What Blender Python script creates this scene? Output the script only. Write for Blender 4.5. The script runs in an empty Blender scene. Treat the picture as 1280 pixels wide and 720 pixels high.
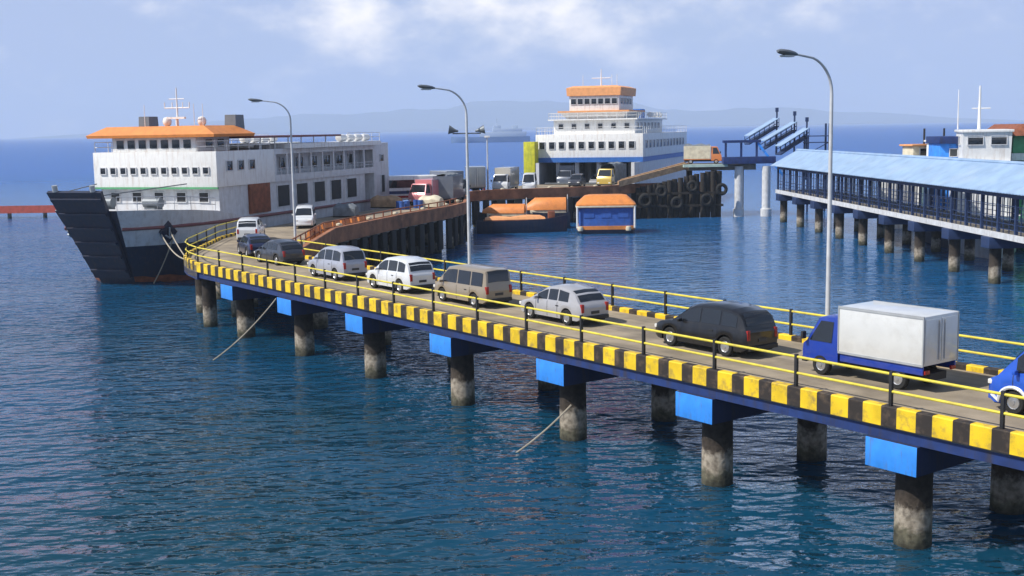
import bpy, bmesh, math, random
from mathutils import Vector, Matrix
random.seed(7)
sc = bpy.context.scene
COL = sc.collection
R = math.radians
PI = math.pi

# ------------------------------------------------------------------ helpers
class MB:
    """collects shapes and links them as one mesh object"""
    def __init__(s): s.bm = bmesh.new(); s.m = 0
    def _f(s, vs):
        try:
            f = s.bm.faces.new(vs); f.material_index = s.m; return f
        except ValueError: return None
    def face(s, pts): return s._f([s.bm.verts.new(p) for p in pts])
    def box(s, x0, x1, y0, y1, z0, z1, M=None, bev=0.0):
        P = [Vector((x, y, z)) for z in (z0, z1) for (x, y) in ((x0, y0), (x1, y0), (x1, y1), (x0, y1))]
        if M is not None: P = [M @ p for p in P]
        v = [s.bm.verts.new(p) for p in P]
        fs = []
        for q in ((3, 2, 1, 0), (4, 5, 6, 7), (0, 1, 5, 4), (1, 2, 6, 5), (2, 3, 7, 6), (3, 0, 4, 7)):
            fs.append(s._f([v[i] for i in q]))
        if bev > 0:
            es = set(e for f in fs for e in f.edges)
            r = bmesh.ops.bevel(s.bm, geom=list(es), offset=bev, segments=2, affect='EDGES', profile=0.6)
            for f in r['faces']: f.material_index = s.m
        return s
    def loft(s, rings, caps=True, closed=True):
        V = [[s.bm.verts.new(p) for p in r] for r in rings]
        n = len(rings[0])
        for a, b in zip(V[:-1], V[1:]):
            for i in range(n if closed else n - 1):
                j = (i + 1) % n
                s._f([a[i], a[j], b[j], b[i]])
        if caps and closed:
            s._f(list(reversed(V[0]))); s._f(V[-1])
        return V
    def tube(s, pts, r, n=8, r2=None, caps=True):
        pts = [Vector(p) for p in pts]
        rings = []
        ref = None
        for i, p in enumerate(pts):
            if i == 0: d = pts[1] - p
            elif i == len(pts) - 1: d = p - pts[i - 1]
            else: d = (pts[i + 1] - p).normalized() + (p - pts[i - 1]).normalized()
            d = d.normalized()
            if ref is None:
                ref = Vector((0, 0, 1)) if abs(d.z) < 0.9 else Vector((1, 0, 0))
            u = d.cross(ref).normalized(); w = u.cross(d).normalized()
            ref = w
            rr = r if r2 is None else r + (r2 - r) * i / (len(pts) - 1)
            rings.append([p + (u * math.cos(2 * PI * k / n) + w * math.sin(2 * PI * k / n)) * rr for k in range(n)])
        s.loft(rings, caps)
        return s
    def cyl(s, p0, p1, r, n=16, r2=None): return s.tube([p0, p1], r, n, r2)
    def lathe(s, prof, n=20, M=None):
        rings = [[Vector((r * math.cos(2 * PI * k / n), r * math.sin(2 * PI * k / n), z)) for k in range(n)] for r, z in prof]
        if M is not None: rings = [[M @ p for p in q] for q in rings]
        s.loft(rings); return s
    def prism(s, poly, z0, z1):
        a = [s.bm.verts.new((p[0], p[1], z0)) for p in poly]
        b = [s.bm.verts.new((p[0], p[1], z1)) for p in poly]
        n = len(poly)
        s._f(list(reversed(a))); s._f(b)
        for i in range(n): s._f([a[i], a[(i + 1) % n], b[(i + 1) % n], b[i]])
        return s
    def build(s, name, mats, parent=None, angle=35, smooth=True, recalc=True):
        bm = s.bm
        if recalc: bmesh.ops.recalc_face_normals(bm, faces=bm.faces[:])
        if smooth:
            th = R(angle)
            for f in bm.faces: f.smooth = True
            for e in bm.edges:
                e.smooth = len(e.link_faces) == 2 and e.calc_face_angle(0) < th
        me = bpy.data.meshes.new(name); bm.to_mesh(me); bm.free()
        if not isinstance(mats, (list, tuple)): mats = [mats]
        for m in mats: me.materials.append(m)
        o = bpy.data.objects.new(name, me); COL.objects.link(o)
        if parent is not None: o.parent = parent
        return o

def tag(o, label=None, cat=None, group=None, kind=None):
    if label: o['label'] = label
    if cat: o['category'] = cat
    if group: o['group'] = group
    if kind: o['kind'] = kind
    return o
def thing(name, label, cat, loc=(0, 0, 0), rz=0.0, group=None):
    o = bpy.data.objects.new(name, None); COL.objects.link(o)
    o.location = loc; o.rotation_euler = (0, 0, rz); o.empty_display_size = 0.5
    return tag(o, label, cat, group)
def part_copy(o, parent, loc=None):
    c = o.copy(); COL.objects.link(c); c.parent = parent
    if loc is not None: c.location = loc
    for ch in list(o.children): part_copy(ch, c)
    return c

# ------------------------------------------------------------------ materials
def mat(name, col, rough=0.6, metal=0.0, var=0.12, scale=2.0, dirt=None, dirt_amt=0.5, streak=False, dscale=1.2,
        spec=0.5, bump=0.0, bscale=20, coat=0.0, alpha_glass=False):
    m = bpy.data.materials.new(name); m.use_nodes = True
    nt = m.node_tree; N = nt.nodes; L = nt.links
    b = N['Principled BSDF']
    b.inputs['Roughness'].default_value = rough; b.inputs['Metallic'].default_value = metal
    b.inputs['Specular IOR Level'].default_value = spec; b.inputs['Coat Weight'].default_value = coat
    tc = N.new('ShaderNodeTexCoord')
    n1 = N.new('ShaderNodeTexNoise'); n1.inputs['Scale'].default_value = scale; n1.inputs['Detail'].default_value = 6
    L.new(tc.outputs['Object'], n1.inputs['Vector'])
    mx = N.new('ShaderNodeMix'); mx.data_type = 'RGBA'
    mx.inputs[6].default_value = [max(0, c * (1 - var)) for c in col[:3]] + [1]
    mx.inputs[7].default_value = [min(1, c * (1 + var)) for c in col[:3]] + [1]
    mr = N.new('ShaderNodeMapRange'); mr.inputs[1].default_value = 0.32; mr.inputs[2].default_value = 0.68
    L.new(n1.outputs['Fac'], mr.inputs[0]); L.new(mr.outputs[0], mx.inputs[0])
    out = mx.outputs[2]
    if dirt:
        mp = N.new('ShaderNodeMapping')
        if streak == 'lane':
            mp.vector_type = 'TEXTURE'; mp.inputs['Rotation'].default_value = (0, 0, math.atan2(0.8082, -0.5889)); mp.inputs['Scale'].default_value = (14.0, 0.8, 1)
        elif streak: mp.inputs['Scale'].default_value = (3.0, 3.0, 0.35)
        L.new(tc.outputs['Object'], mp.inputs['Vector'])
        n2 = N.new('ShaderNodeTexNoise'); n2.inputs['Scale'].default_value = dscale; n2.inputs['Detail'].default_value = 8
        n2.inputs['Roughness'].default_value = 0.65
        L.new(mp.outputs[0], n2.inputs['Vector'])
        r2 = N.new('ShaderNodeMapRange'); r2.inputs[1].default_value = 0.5; r2.inputs[2].default_value = 0.72
        r2.inputs[4].default_value = dirt_amt
        L.new(n2.outputs['Fac'], r2.inputs[0])
        m2 = N.new('ShaderNodeMix'); m2.data_type = 'RGBA'; m2.inputs[7].default_value = list(dirt) + [1]
        L.new(r2.outputs[0], m2.inputs[0]); L.new(out, m2.inputs[6]); out = m2.outputs[2]
    L.new(out, b.inputs['Base Color'])
    if bump > 0:
        n3 = N.new('ShaderNodeTexNoise'); n3.inputs['Scale'].default_value = bscale; n3.inputs['Detail'].default_value = 5
        L.new(tc.outputs['Object'], n3.inputs['Vector'])
        bp = N.new('ShaderNodeBump'); bp.inputs['Strength'].default_value = bump; bp.inputs['Distance'].default_value = 0.03
        L.new(n3.outputs['Fac'], bp.inputs['Height']); L.new(bp.outputs[0], b.inputs['Normal'])
    return m

RUST = (0.16, 0.06, 0.025)
GRIME = (0.09, 0.075, 0.06)
M = {}
M['yellow'] = mat('yellow_paint', (0.80, 0.54, 0.015), 0.6, var=0.2, scale=1.2, dirt=(0.20, 0.14, 0.07), dirt_amt=0.85, dscale=2.6)
M['rail_yellow'] = mat('rail_yellow_paint', (0.72, 0.60, 0.06), 0.5, dirt=(0.35, 0.28, 0.10), dirt_amt=0.6, dscale=2.5)
M['kerb_black'] = mat('black_kerb_paint', (0.024, 0.018, 0.015), 0.75, dirt=(0.16, 0.11, 0.07), dirt_amt=0.8, dscale=2.2)
M['black'] = mat('black_paint', (0.015, 0.015, 0.017), 0.6)
M['rubber'] = mat('rubber', (0.012, 0.012, 0.012), 0.85)
M['deck'] = mat('dusty_concrete', (0.28, 0.23, 0.165), 0.9, var=0.3, scale=0.6, dirt=(0.10, 0.085, 0.07), dirt_amt=0.8, streak='lane', dscale=0.9, bump=0.3)
M['slab'] = mat('slab_concrete', (0.22, 0.2, 0.17), 0.9, var=0.2, dirt=GRIME, dirt_amt=0.6, bump=0.3)
M['girder'] = mat('girder_navy_blue', (0.010, 0.032, 0.14), 0.6, var=0.25, dirt=(0.035, 0.028, 0.028), dirt_amt=0.75, streak=True)
M['cap_blue'] = mat('bright_blue_paint', (0.035, 0.26, 0.80), 0.55, var=0.15, dirt=(0.10, 0.12, 0.17), dirt_amt=0.75, streak=True, dscale=1.6)
M['white'] = mat('ship_white', (0.80, 0.80, 0.78), 0.45, var=0.04, dirt=(0.40, 0.29, 0.21), dirt_amt=0.5, streak=True, dscale=1.1)
M['greywhite'] = mat('weathered_white', (0.60, 0.61, 0.63), 0.5, var=0.08, dirt=(0.32, 0.25, 0.2), dirt_amt=0.5, streak=True, dscale=0.8)
M['navy_hull'] = mat('navy_hull_paint', (0.014, 0.022, 0.05), 0.5, dirt=(0.09, 0.05, 0.04), dirt_amt=0.45, streak=True)
M['rust'] = mat('rusty_red', (0.24, 0.075, 0.035), 0.8, var=0.3, dirt=(0.09, 0.035, 0.02), dirt_amt=0.6)
M['brownrust'] = mat('brown_rust', (0.33, 0.135, 0.065), 0.85, var=0.35, scale=0.8, dirt=(0.06, 0.035, 0.025), dirt_amt=0.7, dscale=0.6)
M['orange'] = mat('orange_paint', (0.68, 0.24, 0.055), 0.5, var=0.1, dirt=(0.45, 0.15, 0.05), dirt_amt=0.5)
M['pale_orange'] = mat('faded_orange_paint', (0.80, 0.36, 0.14), 0.55, var=0.1, dirt=(0.5, 0.25, 0.13), dirt_amt=0.4)
M['dark_red'] = mat('dark_red_paint', (0.20, 0.07, 0.07), 0.6)
M['glass'] = mat('dark_glass', (0.012, 0.015, 0.02), 0.06, var=0.02, spec=0.8)
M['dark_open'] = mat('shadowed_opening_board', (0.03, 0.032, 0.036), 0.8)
M['grey_metal'] = mat('galvanised_grey', (0.42, 0.44, 0.46), 0.45, metal=0.3)
M['pole'] = mat('pole_pale_grey', (0.58, 0.60, 0.62), 0.5, metal=0.1, dirt=(0.35, 0.3, 0.27), dirt_amt=0.3, streak=True)
M['lamp_dark'] = mat('lamp_housing_grey', (0.16, 0.18, 0.2), 0.5, metal=0.3)
M['lens'] = mat('lamp_lens', (0.5, 0.52, 0.5), 0.15)
M['roof_blue'] = mat('pale_blue_roof_sheet', (0.27, 0.39, 0.56), 0.55, var=0.12, scale=0.7, dirt=(0.42, 0.5, 0.58), dirt_amt=0.5, dscale=0.5)
M['walk_blue'] = mat('dark_blue_steel', (0.02, 0.04, 0.11), 0.5, dirt=(0.05, 0.05, 0.07), dirt_amt=0.4)
M['walk_white'] = mat('pale_edge_beam', (0.62, 0.63, 0.64), 0.6, dirt=(0.3, 0.27, 0.24), dirt_amt=0.5, streak=True)
M['yellowgreen'] = mat('yellow_green_paint', (0.55, 0.52, 0.02), 0.55, var=0.15, dirt=(0.2, 0.3, 0.04), dirt_amt=0.5, streak=True)
M['ship_blue'] = mat('ship_blue_stripe', (0.03, 0.13, 0.42), 0.5)
M['boat_blue'] = mat('boat_blue_paint', (0.035, 0.11, 0.40), 0.45, var=0.15, dirt=(0.05, 0.08, 0.15), dirt_amt=0.5, streak=True)
M['green'] = mat('green_paint', (0.09, 0.36, 0.16), 0.5, dirt=(0.1, 0.2, 0.1), dirt_amt=0.5)
M['cream'] = mat('cream_paint', (0.66, 0.6, 0.45), 0.6, dirt=(0.4, 0.3, 0.2), dirt_amt=0.5)
M['sand'] = mat('sandy_brown_steel', (0.42, 0.26, 0.14), 0.75, var=0.25, dirt=(0.2, 0.1, 0.05), dirt_amt=0.6)
M['chrome'] = mat('alloy', (0.55, 0.56, 0.58), 0.3, metal=0.8)
M['red_lens'] = mat('red_lens', (0.35, 0.02, 0.015), 0.2)
M['clear_lens'] = mat('headlamp_lens', (0.75, 0.75, 0.72), 0.15)
M['plate'] = mat('number_plate', (0.04, 0.04, 0.04), 0.5)
M['timber'] = mat('tarred_timber', (0.022, 0.018, 0.015), 0.9, var=0.4, dirt=(0.07, 0.05, 0.035), dirt_amt=0.6, streak=True)
M['rope'] = mat('mooring_rope', (0.36, 0.32, 0.25), 0.9)
M['tarp'] = mat('tarpaulin_grey', (0.16, 0.18, 0.2), 0.8, var=0.25)

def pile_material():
    m = bpy.data.materials.new('barnacled_shaded_concrete'); m.use_nodes = True
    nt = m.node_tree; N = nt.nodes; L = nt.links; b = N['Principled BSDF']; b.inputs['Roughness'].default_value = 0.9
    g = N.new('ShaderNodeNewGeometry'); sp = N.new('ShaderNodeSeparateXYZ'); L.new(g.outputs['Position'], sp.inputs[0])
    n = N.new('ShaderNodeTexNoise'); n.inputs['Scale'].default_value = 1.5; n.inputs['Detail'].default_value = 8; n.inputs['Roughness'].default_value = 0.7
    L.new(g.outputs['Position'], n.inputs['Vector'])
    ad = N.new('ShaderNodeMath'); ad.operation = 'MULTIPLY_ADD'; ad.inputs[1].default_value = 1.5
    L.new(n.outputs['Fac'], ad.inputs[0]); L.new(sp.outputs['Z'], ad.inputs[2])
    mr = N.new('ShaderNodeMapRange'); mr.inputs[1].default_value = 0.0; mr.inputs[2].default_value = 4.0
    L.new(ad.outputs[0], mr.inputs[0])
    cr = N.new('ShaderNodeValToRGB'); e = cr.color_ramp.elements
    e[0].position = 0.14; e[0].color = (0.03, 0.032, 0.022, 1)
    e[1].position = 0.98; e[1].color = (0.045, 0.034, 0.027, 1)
    for p, c in ((0.23, (0.13, 0.12, 0.08, 1)), (0.30, (0.36, 0.31, 0.24, 1)), (0.40, (0.40, 0.35, 0.28, 1)), (0.47, (0.06, 0.045, 0.033, 1)), (0.62, (0.03, 0.023, 0.018, 1))):  # painted light: cap's shade darkens the top, sunlit patch pale below; waterline is wet
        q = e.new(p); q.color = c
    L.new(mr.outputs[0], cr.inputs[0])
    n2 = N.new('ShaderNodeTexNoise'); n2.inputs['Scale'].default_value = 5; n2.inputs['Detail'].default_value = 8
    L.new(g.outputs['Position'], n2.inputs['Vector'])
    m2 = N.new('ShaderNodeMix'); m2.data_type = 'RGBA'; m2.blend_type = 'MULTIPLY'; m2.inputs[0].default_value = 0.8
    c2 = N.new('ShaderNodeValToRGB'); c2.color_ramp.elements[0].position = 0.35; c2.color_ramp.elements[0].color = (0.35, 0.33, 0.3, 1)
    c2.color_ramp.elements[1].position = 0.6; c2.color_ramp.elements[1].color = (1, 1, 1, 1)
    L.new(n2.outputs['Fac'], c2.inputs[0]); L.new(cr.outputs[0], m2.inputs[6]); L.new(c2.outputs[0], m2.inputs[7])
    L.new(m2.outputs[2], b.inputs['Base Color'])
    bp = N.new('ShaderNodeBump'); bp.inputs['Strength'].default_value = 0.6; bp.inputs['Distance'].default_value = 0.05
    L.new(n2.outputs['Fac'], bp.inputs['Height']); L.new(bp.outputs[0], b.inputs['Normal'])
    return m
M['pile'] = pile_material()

def car_paint(name, col, dusty=0.25):
    return mat(name, col, 0.28, metal=0.15, var=0.04, dirt=(0.28, 0.25, 0.2), dirt_amt=dusty, dscale=1.5, coat=0.6)

# ------------------------------------------------------------------ camera
CAMZ = 12.2
FPX = 1500.0
cam = bpy.data.cameras.new('camera'); camo = bpy.data.objects.new('camera', cam); COL.objects.link(camo)
cam.sensor_width = 36; cam.lens = 36 * FPX / 1280; cam.clip_end = 60000; cam.clip_start = 0.5
pitch = math.atan(199 / FPX); roll = R(0.985)
F = Vector((0, math.cos(pitch), -math.sin(pitch))); U0 = Vector((0, math.sin(pitch), math.cos(pitch))); R0 = Vector((1, 0, 0))
Rv = R0 * math.cos(roll) - U0 * math.sin(roll); Uv = U0 * math.cos(roll) + R0 * math.sin(roll)
mw = Matrix((Rv, Uv, -F)).transposed().to_4x4(); mw.translation = Vector((0, 0, CAMZ)); camo.matrix_world = mw
sc.camera = camo

# ------------------------------------------------------------------ light and sky
SUN_EL = R(47); sx, sy = -0.93, -0.37
SUN = Vector((sx * math.cos(SUN_EL), sy * math.cos(SUN_EL), math.sin(SUN_EL))).normalized()
sl = bpy.data.lights.new('sun', 'SUN'); sl.energy = 5.0; sl.angle = R(0.5); sl.color = (1.0, 0.95, 0.87)
so = bpy.data.objects.new('sun', sl); COL.objects.link(so); so.rotation_euler = (-SUN).to_track_quat('-Z', 'Y').to_euler(); so.location = (-40, -40, 60)

w = bpy.data.worlds.new('World'); sc.world = w; w.use_nodes = True
nt = w.node_tree; N = nt.nodes; L = nt.links
bg = N['Background']; bg.inputs['Strength'].default_value = 0.1
sky = N.new('ShaderNodeTexSky'); sky.sky_type = 'NISHITA'; sky.sun_disc = False
sky.sun_elevation = SUN_EL; sky.sun_rotation = math.atan2(sx, sy); sky.air_density = 1.0; sky.dust_density = 0.6; sky.ozone_density = 2.0
tc = N.new('ShaderNodeTexCoord')
sep = N.new('ShaderNodeSeparateXYZ'); L.new(tc.outputs['Generated'], sep.inputs[0])
# thin high haze: lavender veil over the sky colour
veil = N.new('ShaderNodeMix'); veil.data_type = 'RGBA'; veil.inputs[7].default_value = (4.2, 5.1, 7.6, 1)
n0 = N.new('ShaderNodeTexNoise'); n0.inputs['Scale'].default_value = 2.2; n0.inputs['Detail'].default_value = 4
mp0 = N.new('ShaderNodeMapping'); mp0.inputs['Scale'].default_value = (1.0, 1.0, 3.0)
L.new(tc.outputs['Generated'], mp0.inputs[0]); L.new(mp0.outputs[0], n0.inputs['Vector'])
vr = N.new('ShaderNodeMapRange'); vr.inputs[1].default_value = 0.3; vr.inputs[2].default_value = 0.7; vr.inputs[3].default_value = 0.80; vr.inputs[4].default_value = 1.0
L.new(n0.outputs['Fac'], vr.inputs[0])
# the veil is thick towards the horizon and thins out overhead
el = N.new('ShaderNodeMapRange'); el.interpolation_type = 'SMOOTHSTEP'; el.inputs[1].default_value = 0.10; el.inputs[2].default_value = 0.45; el.inputs[3].default_value = 1.0; el.inputs[4].default_value = 0.12
L.new(sep.outputs['Z'], el.inputs[0])
vm = N.new('ShaderNodeMath'); vm.operation = 'MULTIPLY'; L.new(vr.outputs[0], vm.inputs[0]); L.new(el.outputs[0], vm.inputs[1]); L.new(vm.outputs[0], veil.inputs[0]); L.new(sky.outputs[0], veil.inputs[6])
# bluer air low over the strait (placed after the clouds' helper below)
# clouds: broad soft noise, thickest in a bank low over the strait
mp1 = N.new('ShaderNodeMapping'); mp1.inputs['Scale'].default_value = (1.0, 1.0, 1.8); mp1.inputs['Location'].default_value = (0.3, 0.1, 0.2)
L.new(tc.outputs['Generated'], mp1.inputs[0])
n1 = N.new('ShaderNodeTexNoise'); n1.inputs['Scale'].default_value = 11; n1.inputs['Detail'].default_value = 9; n1.inputs['Roughness'].default_value = 0.56
L.new(mp1.outputs[0], n1.inputs['Vector'])
def bank(cx, cz, rx, rz):
    a = N.new('ShaderNodeMath'); a.operation = 'SUBTRACT'; a.inputs[1].default_value = cx; L.new(sep.outputs['X'], a.inputs[0])
    a2 = N.new('ShaderNodeMath'); a2.operation = 'DIVIDE'; a2.inputs[1].default_value = rx; L.new(a.outputs[0], a2.inputs[0])
    c = N.new('ShaderNodeMath'); c.operation = 'SUBTRACT'; c.inputs[1].default_value = cz; L.new(sep.outputs['Z'], c.inputs[0])
    c2 = N.new('ShaderNodeMath'); c2.operation = 'DIVIDE'; c2.inputs[1].default_value = rz; L.new(c.outputs[0], c2.inputs[0])
    p1 = N.new('ShaderNodeMath'); p1.operation = 'MULTIPLY'; L.new(a2.outputs[0], p1.inputs[0]); L.new(a2.outputs[0], p1.inputs[1])
    p2 = N.new('ShaderNodeMath'); p2.operation = 'MULTIPLY_ADD'; L.new(c2.outputs[0], p2.inputs[0]); L.new(c2.outputs[0], p2.inputs[1]); L.new(p1.outputs[0], p2.inputs[2])
    e = N.new('ShaderNodeMath'); e.operation = 'MULTIPLY'; e.inputs[1].default_value = -1; L.new(p2.outputs[0], e.inputs[0])
    x = N.new('ShaderNodeMath'); x.operation = 'EXPONENT'; L.new(e.outputs[0], x.inputs[0]); return x
b3 = bank(0.06, 0.028, 0.26, 0.022)
b3m = N.new('ShaderNodeMath'); b3m.operation = 'MULTIPLY'; b3m.inputs[1].default_value = 0.75; L.new(b3.outputs[0], b3m.inputs[0])
blu = N.new('ShaderNodeMix'); blu.data_type = 'RGBA'; blu.inputs[7].default_value = (3.5, 4.6, 7.4, 1); L.new(b3m.outputs[0], blu.inputs[0]); L.new(veil.outputs[2], blu.inputs[6])
b1 = bank(0.03, 0.10, 0.15, 0.035); b2 = bank(-0.125, 0.085, 0.035, 0.022)
sb = N.new('ShaderNodeMath'); sb.operation = 'ADD'; L.new(b1.outputs[0], sb.inputs[0]); L.new(b2.outputs[0], sb.inputs[1])
sm = N.new('ShaderNodeMath'); sm.operation = 'MULTIPLY_ADD'; sm.inputs[1].default_value = 0.26; L.new(sb.outputs[0], sm.inputs[0]); L.new(n1.outputs['Fac'], sm.inputs[2])
cr = N.new('ShaderNodeMapRange'); cr.interpolation_type = 'SMOOTHSTEP'; cr.inputs[1].default_value = 0.50; cr.inputs[2].default_value = 0.95; cr.inputs[4].default_value = 0.9
L.new(sm.outputs[0], cr.inputs[0])
cm = N.new('ShaderNodeMix'); cm.data_type = 'RGBA'; cm.inputs[7].default_value = (16.0, 14.6, 12.4, 1)
L.new(cr.outputs[0], cm.inputs[0]); L.new(blu.outputs[2], cm.inputs[6])
L.new(cm.outputs[2], bg.inputs['Color'])

sc.view_settings.view_transform = 'Standard'; sc.view_settings.look = 'None'; sc.view_settings.gamma = 1; sc.view_settings.exposure = 0.15
sc.render.engine = 'CYCLES'; sc.cycles.use_denoising = True; sc.cycles.max_bounces = 6; sc.cycles.volume_bounces = 2
sc.cycles.caustics_reflective = False; sc.cycles.caustics_refractive = False

# ------------------------------------------------------------------ water
def water_material():
    m = bpy.data.materials.new('sea_water'); m.use_nodes = True
    nt = m.node_tree; N = nt.nodes; L = nt.links; b = N['Principled BSDF']
    b.inputs['Roughness'].default_value = 1.0; b.inputs['Specular IOR Level'].default_value = 0.0
    b.inputs['Subsurface Weight'].default_value = 1.0; b.inputs['Subsurface Radius'].default_value = (0.5, 1.0, 1.2); b.inputs['Subsurface Scale'].default_value = 3.0
    b.subsurface_method = 'BURLEY'
    g = N.new('ShaderNodeNewGeometry')
    big = N.new('ShaderNodeTexNoise'); big.inputs['Scale'].default_value = 0.022; big.inputs['Detail'].default_value = 4
    L.new(g.outputs['Position'], big.inputs['Vector'])
    mr = N.new('ShaderNodeMapRange'); mr.inputs[1].default_value = 0.38; mr.inputs[2].default_value = 0.62
    L.new(big.outputs['Fac'], mr.inputs[0])
    mx = N.new('ShaderNodeMix'); mx.data_type = 'RGBA'
    mx.inputs[6].default_value = (0.003, 0.038, 0.058, 1); mx.inputs[7].default_value = (0.006, 0.060, 0.132, 1)
    L.new(mr.outputs[0], mx.inputs[0])
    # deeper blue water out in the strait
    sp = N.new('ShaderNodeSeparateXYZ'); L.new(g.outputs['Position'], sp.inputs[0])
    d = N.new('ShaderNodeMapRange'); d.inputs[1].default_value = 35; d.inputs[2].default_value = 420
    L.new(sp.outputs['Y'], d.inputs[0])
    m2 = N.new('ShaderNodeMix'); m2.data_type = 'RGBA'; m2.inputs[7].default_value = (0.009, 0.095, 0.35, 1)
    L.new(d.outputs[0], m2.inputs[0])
    # waves
    def wave(sc_, dist, st, sxyz=(1, 1, 1), rot=0, prev=None, det=3):
        mp = N.new('ShaderNodeMapping'); mp.inputs['Scale'].default_value = sxyz; mp.inputs['Rotation'].default_value = (0, 0, rot)
        L.new(g.outputs['Position'], mp.inputs[0])
        n = N.new('ShaderNodeTexNoise'); n.inputs['Scale'].default_value = sc_; n.inputs['Detail'].default_value = det; n.inputs['Roughness'].default_value = 0.5
        L.new(mp.outputs[0], n.inputs['Vector'])
        bp = N.new('ShaderNodeBump'); bp.inputs['Strength'].default_value = st; bp.inputs['Distance'].default_value = dist
        L.new(n.outputs['Fac'], bp.inputs['Height'])
        if prev: L.new(prev.outputs[0], bp.inputs['Normal'])
        return bp
    # calmer in the lagoon behind the pier and in drifting slicks
    dp = N.new('ShaderNodeVectorMath'); dp.operation = 'DOT_PRODUCT'; dp.inputs[1].default_value = (0.807, 0.590, 0)
    L.new(g.outputs['Position'], dp.inputs[0])
    lg = N.new('ShaderNodeMapRange'); lg.interpolation_type = 'SMOOTHSTEP'; lg.inputs[1].default_value = 36; lg.inputs[2].default_value = 62; lg.inputs[3].default_value = 1.0; lg.inputs[4].default_value = 0.30
    L.new(dp.outputs['Value'], lg.inputs[0])
    sk = N.new('ShaderNodeTexNoise'); sk.inputs['Scale'].default_value = 0.03; sk.inputs['Detail'].default_value = 5
    mk = N.new('ShaderNodeMapping'); mk.inputs['Scale'].default_value = (0.6, 1.6, 1); L.new(g.outputs['Position'], mk.inputs[0]); L.new(mk.outputs[0], sk.inputs['Vector'])
    sr = N.new('ShaderNodeMapRange'); sr.inputs[1].default_value = 0.38; sr.inputs[2].default_value = 0.6; sr.inputs[3].default_value = 0.6; sr.inputs[4].default_value = 1.0
    L.new(sk.outputs['Fac'], sr.inputs[0])
    am = N.new('ShaderNodeMath'); am.operation = 'MULTIPLY'; L.new(lg.outputs[0], am.inputs[0]); L.new(sr.outputs[0], am.inputs[1])
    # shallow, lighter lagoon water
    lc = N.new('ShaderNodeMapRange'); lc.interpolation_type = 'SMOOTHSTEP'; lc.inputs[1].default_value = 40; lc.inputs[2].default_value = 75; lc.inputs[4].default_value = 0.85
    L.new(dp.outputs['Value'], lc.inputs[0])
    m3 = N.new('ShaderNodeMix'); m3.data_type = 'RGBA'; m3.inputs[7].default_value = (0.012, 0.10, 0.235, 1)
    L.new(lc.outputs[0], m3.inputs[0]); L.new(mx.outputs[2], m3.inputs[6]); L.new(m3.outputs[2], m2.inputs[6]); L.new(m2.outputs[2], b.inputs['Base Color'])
    a = wave(0.22, 0.75, 0.6, (1, 1.6, 1), R(20), None, 1)
    c = wave(0.75, 0.34, 0.9, (1, 1.9, 1), R(-14), a, 1)
    c2 = wave(1.7, 0.15, 0.9, (1, 1.7, 1), R(9), c, 1)
    e = wave(4.2, 0.035, 0.9, (1, 1.5, 1), R(-6), c2, 1)
    for q, k in ((a, 0.8), (c, 1.0), (c2, 1.0), (e, 0.9)):
        ms = N.new('ShaderNodeMath'); ms.operation = 'MULTIPLY'; ms.inputs[1].default_value = k; L.new(am.outputs[0], ms.inputs[0]); L.new(ms.outputs[0], q.inputs['Strength'])
    gl = N.new('ShaderNodeBsdfGlossy'); gl.inputs['Color'].default_value = (1, 1, 1, 1); L.new(e.outputs[0], gl.inputs['Normal'])
    rg = N.new('ShaderNodeMapRange'); rg.inputs[1].default_value = 40; rg.inputs[2].default_value = 400; rg.inputs[3].default_value = 0.06; rg.inputs[4].default_value = 0.32
    L.new(sp.outputs['Y'], rg.inputs[0]); L.new(rg.outputs[0], gl.inputs['Roughness'])
    fr = N.new('ShaderNodeFresnel'); fr.inputs['IOR'].default_value = 1.33; L.new(e.outputs[0], fr.inputs['Normal'])
    # steep unresolved wave faces keep the far sea from mirroring the sky
    cp = N.new('ShaderNodeMapRange'); cp.inputs[1].default_value = 90; cp.inputs[2].default_value = 350; cp.inputs[3].default_value = 0.60; cp.inputs[4].default_value = 0.26
    L.new(sp.outputs['Y'], cp.inputs[0])
    mn = N.new('ShaderNodeMath'); mn.operation = 'MINIMUM'; L.new(fr.outputs[0], mn.inputs[0]); L.new(cp.outputs[0], mn.inputs[1])
    ms = N.new('ShaderNodeMixShader'); L.new(mn.outputs[0], ms.inputs[0]); L.new(b.outputs[0], ms.inputs[1]); L.new(gl.outputs[0], ms.inputs[2])
    L.new(ms.outputs[0], N['Material Output'].inputs['Surface'])
    return m
mb = MB(); WL = -0.2
mb.face([(-9000, -300, WL), (9000, -300, WL), (9000, 12000, WL), (-9000, 12000, WL)])
tag(mb.build('water', water_material()), kind='structure')

# ------------------------------------------------------------------ far shore and the air in front of it
from mathutils import noise as mnoise
mb = MB(); rows = []
for j in range(13):
    v = j / 12; row = []
    for i in range(121):
        u = i / 120; x = -4200 + 8600 * u; y = 9600 + 2200 * v
        env = max(0, 1 - abs(x - 150) / 4300) ** 0.8
        z_ = 340 * env * math.sin(PI * min(1, v * 1.15 + .02)) ** 0.8 * (0.72 + 0.30 * mnoise.fractal(Vector((x / 900, y / 900, 1.7)), 1.0, 2.0, 5)) - 4
        row.append((x, y, max(z_, -4)))
    rows.append(row)
mb.loft(rows, caps=False, closed=False)
tag(mb.build('hills', mat('forested_slopes', (0.045, 0.07, 0.04), 0.95, scale=0.004), angle=60), kind='structure')
hz = MB(); hz.box(-9500, 9500, -400, 12500, -1.3, 370)
hm = bpy.data.materials.new('hazy_air'); hm.use_nodes = True; hn = hm.node_tree
hn.nodes.remove(hn.nodes['Principled BSDF'])
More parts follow.
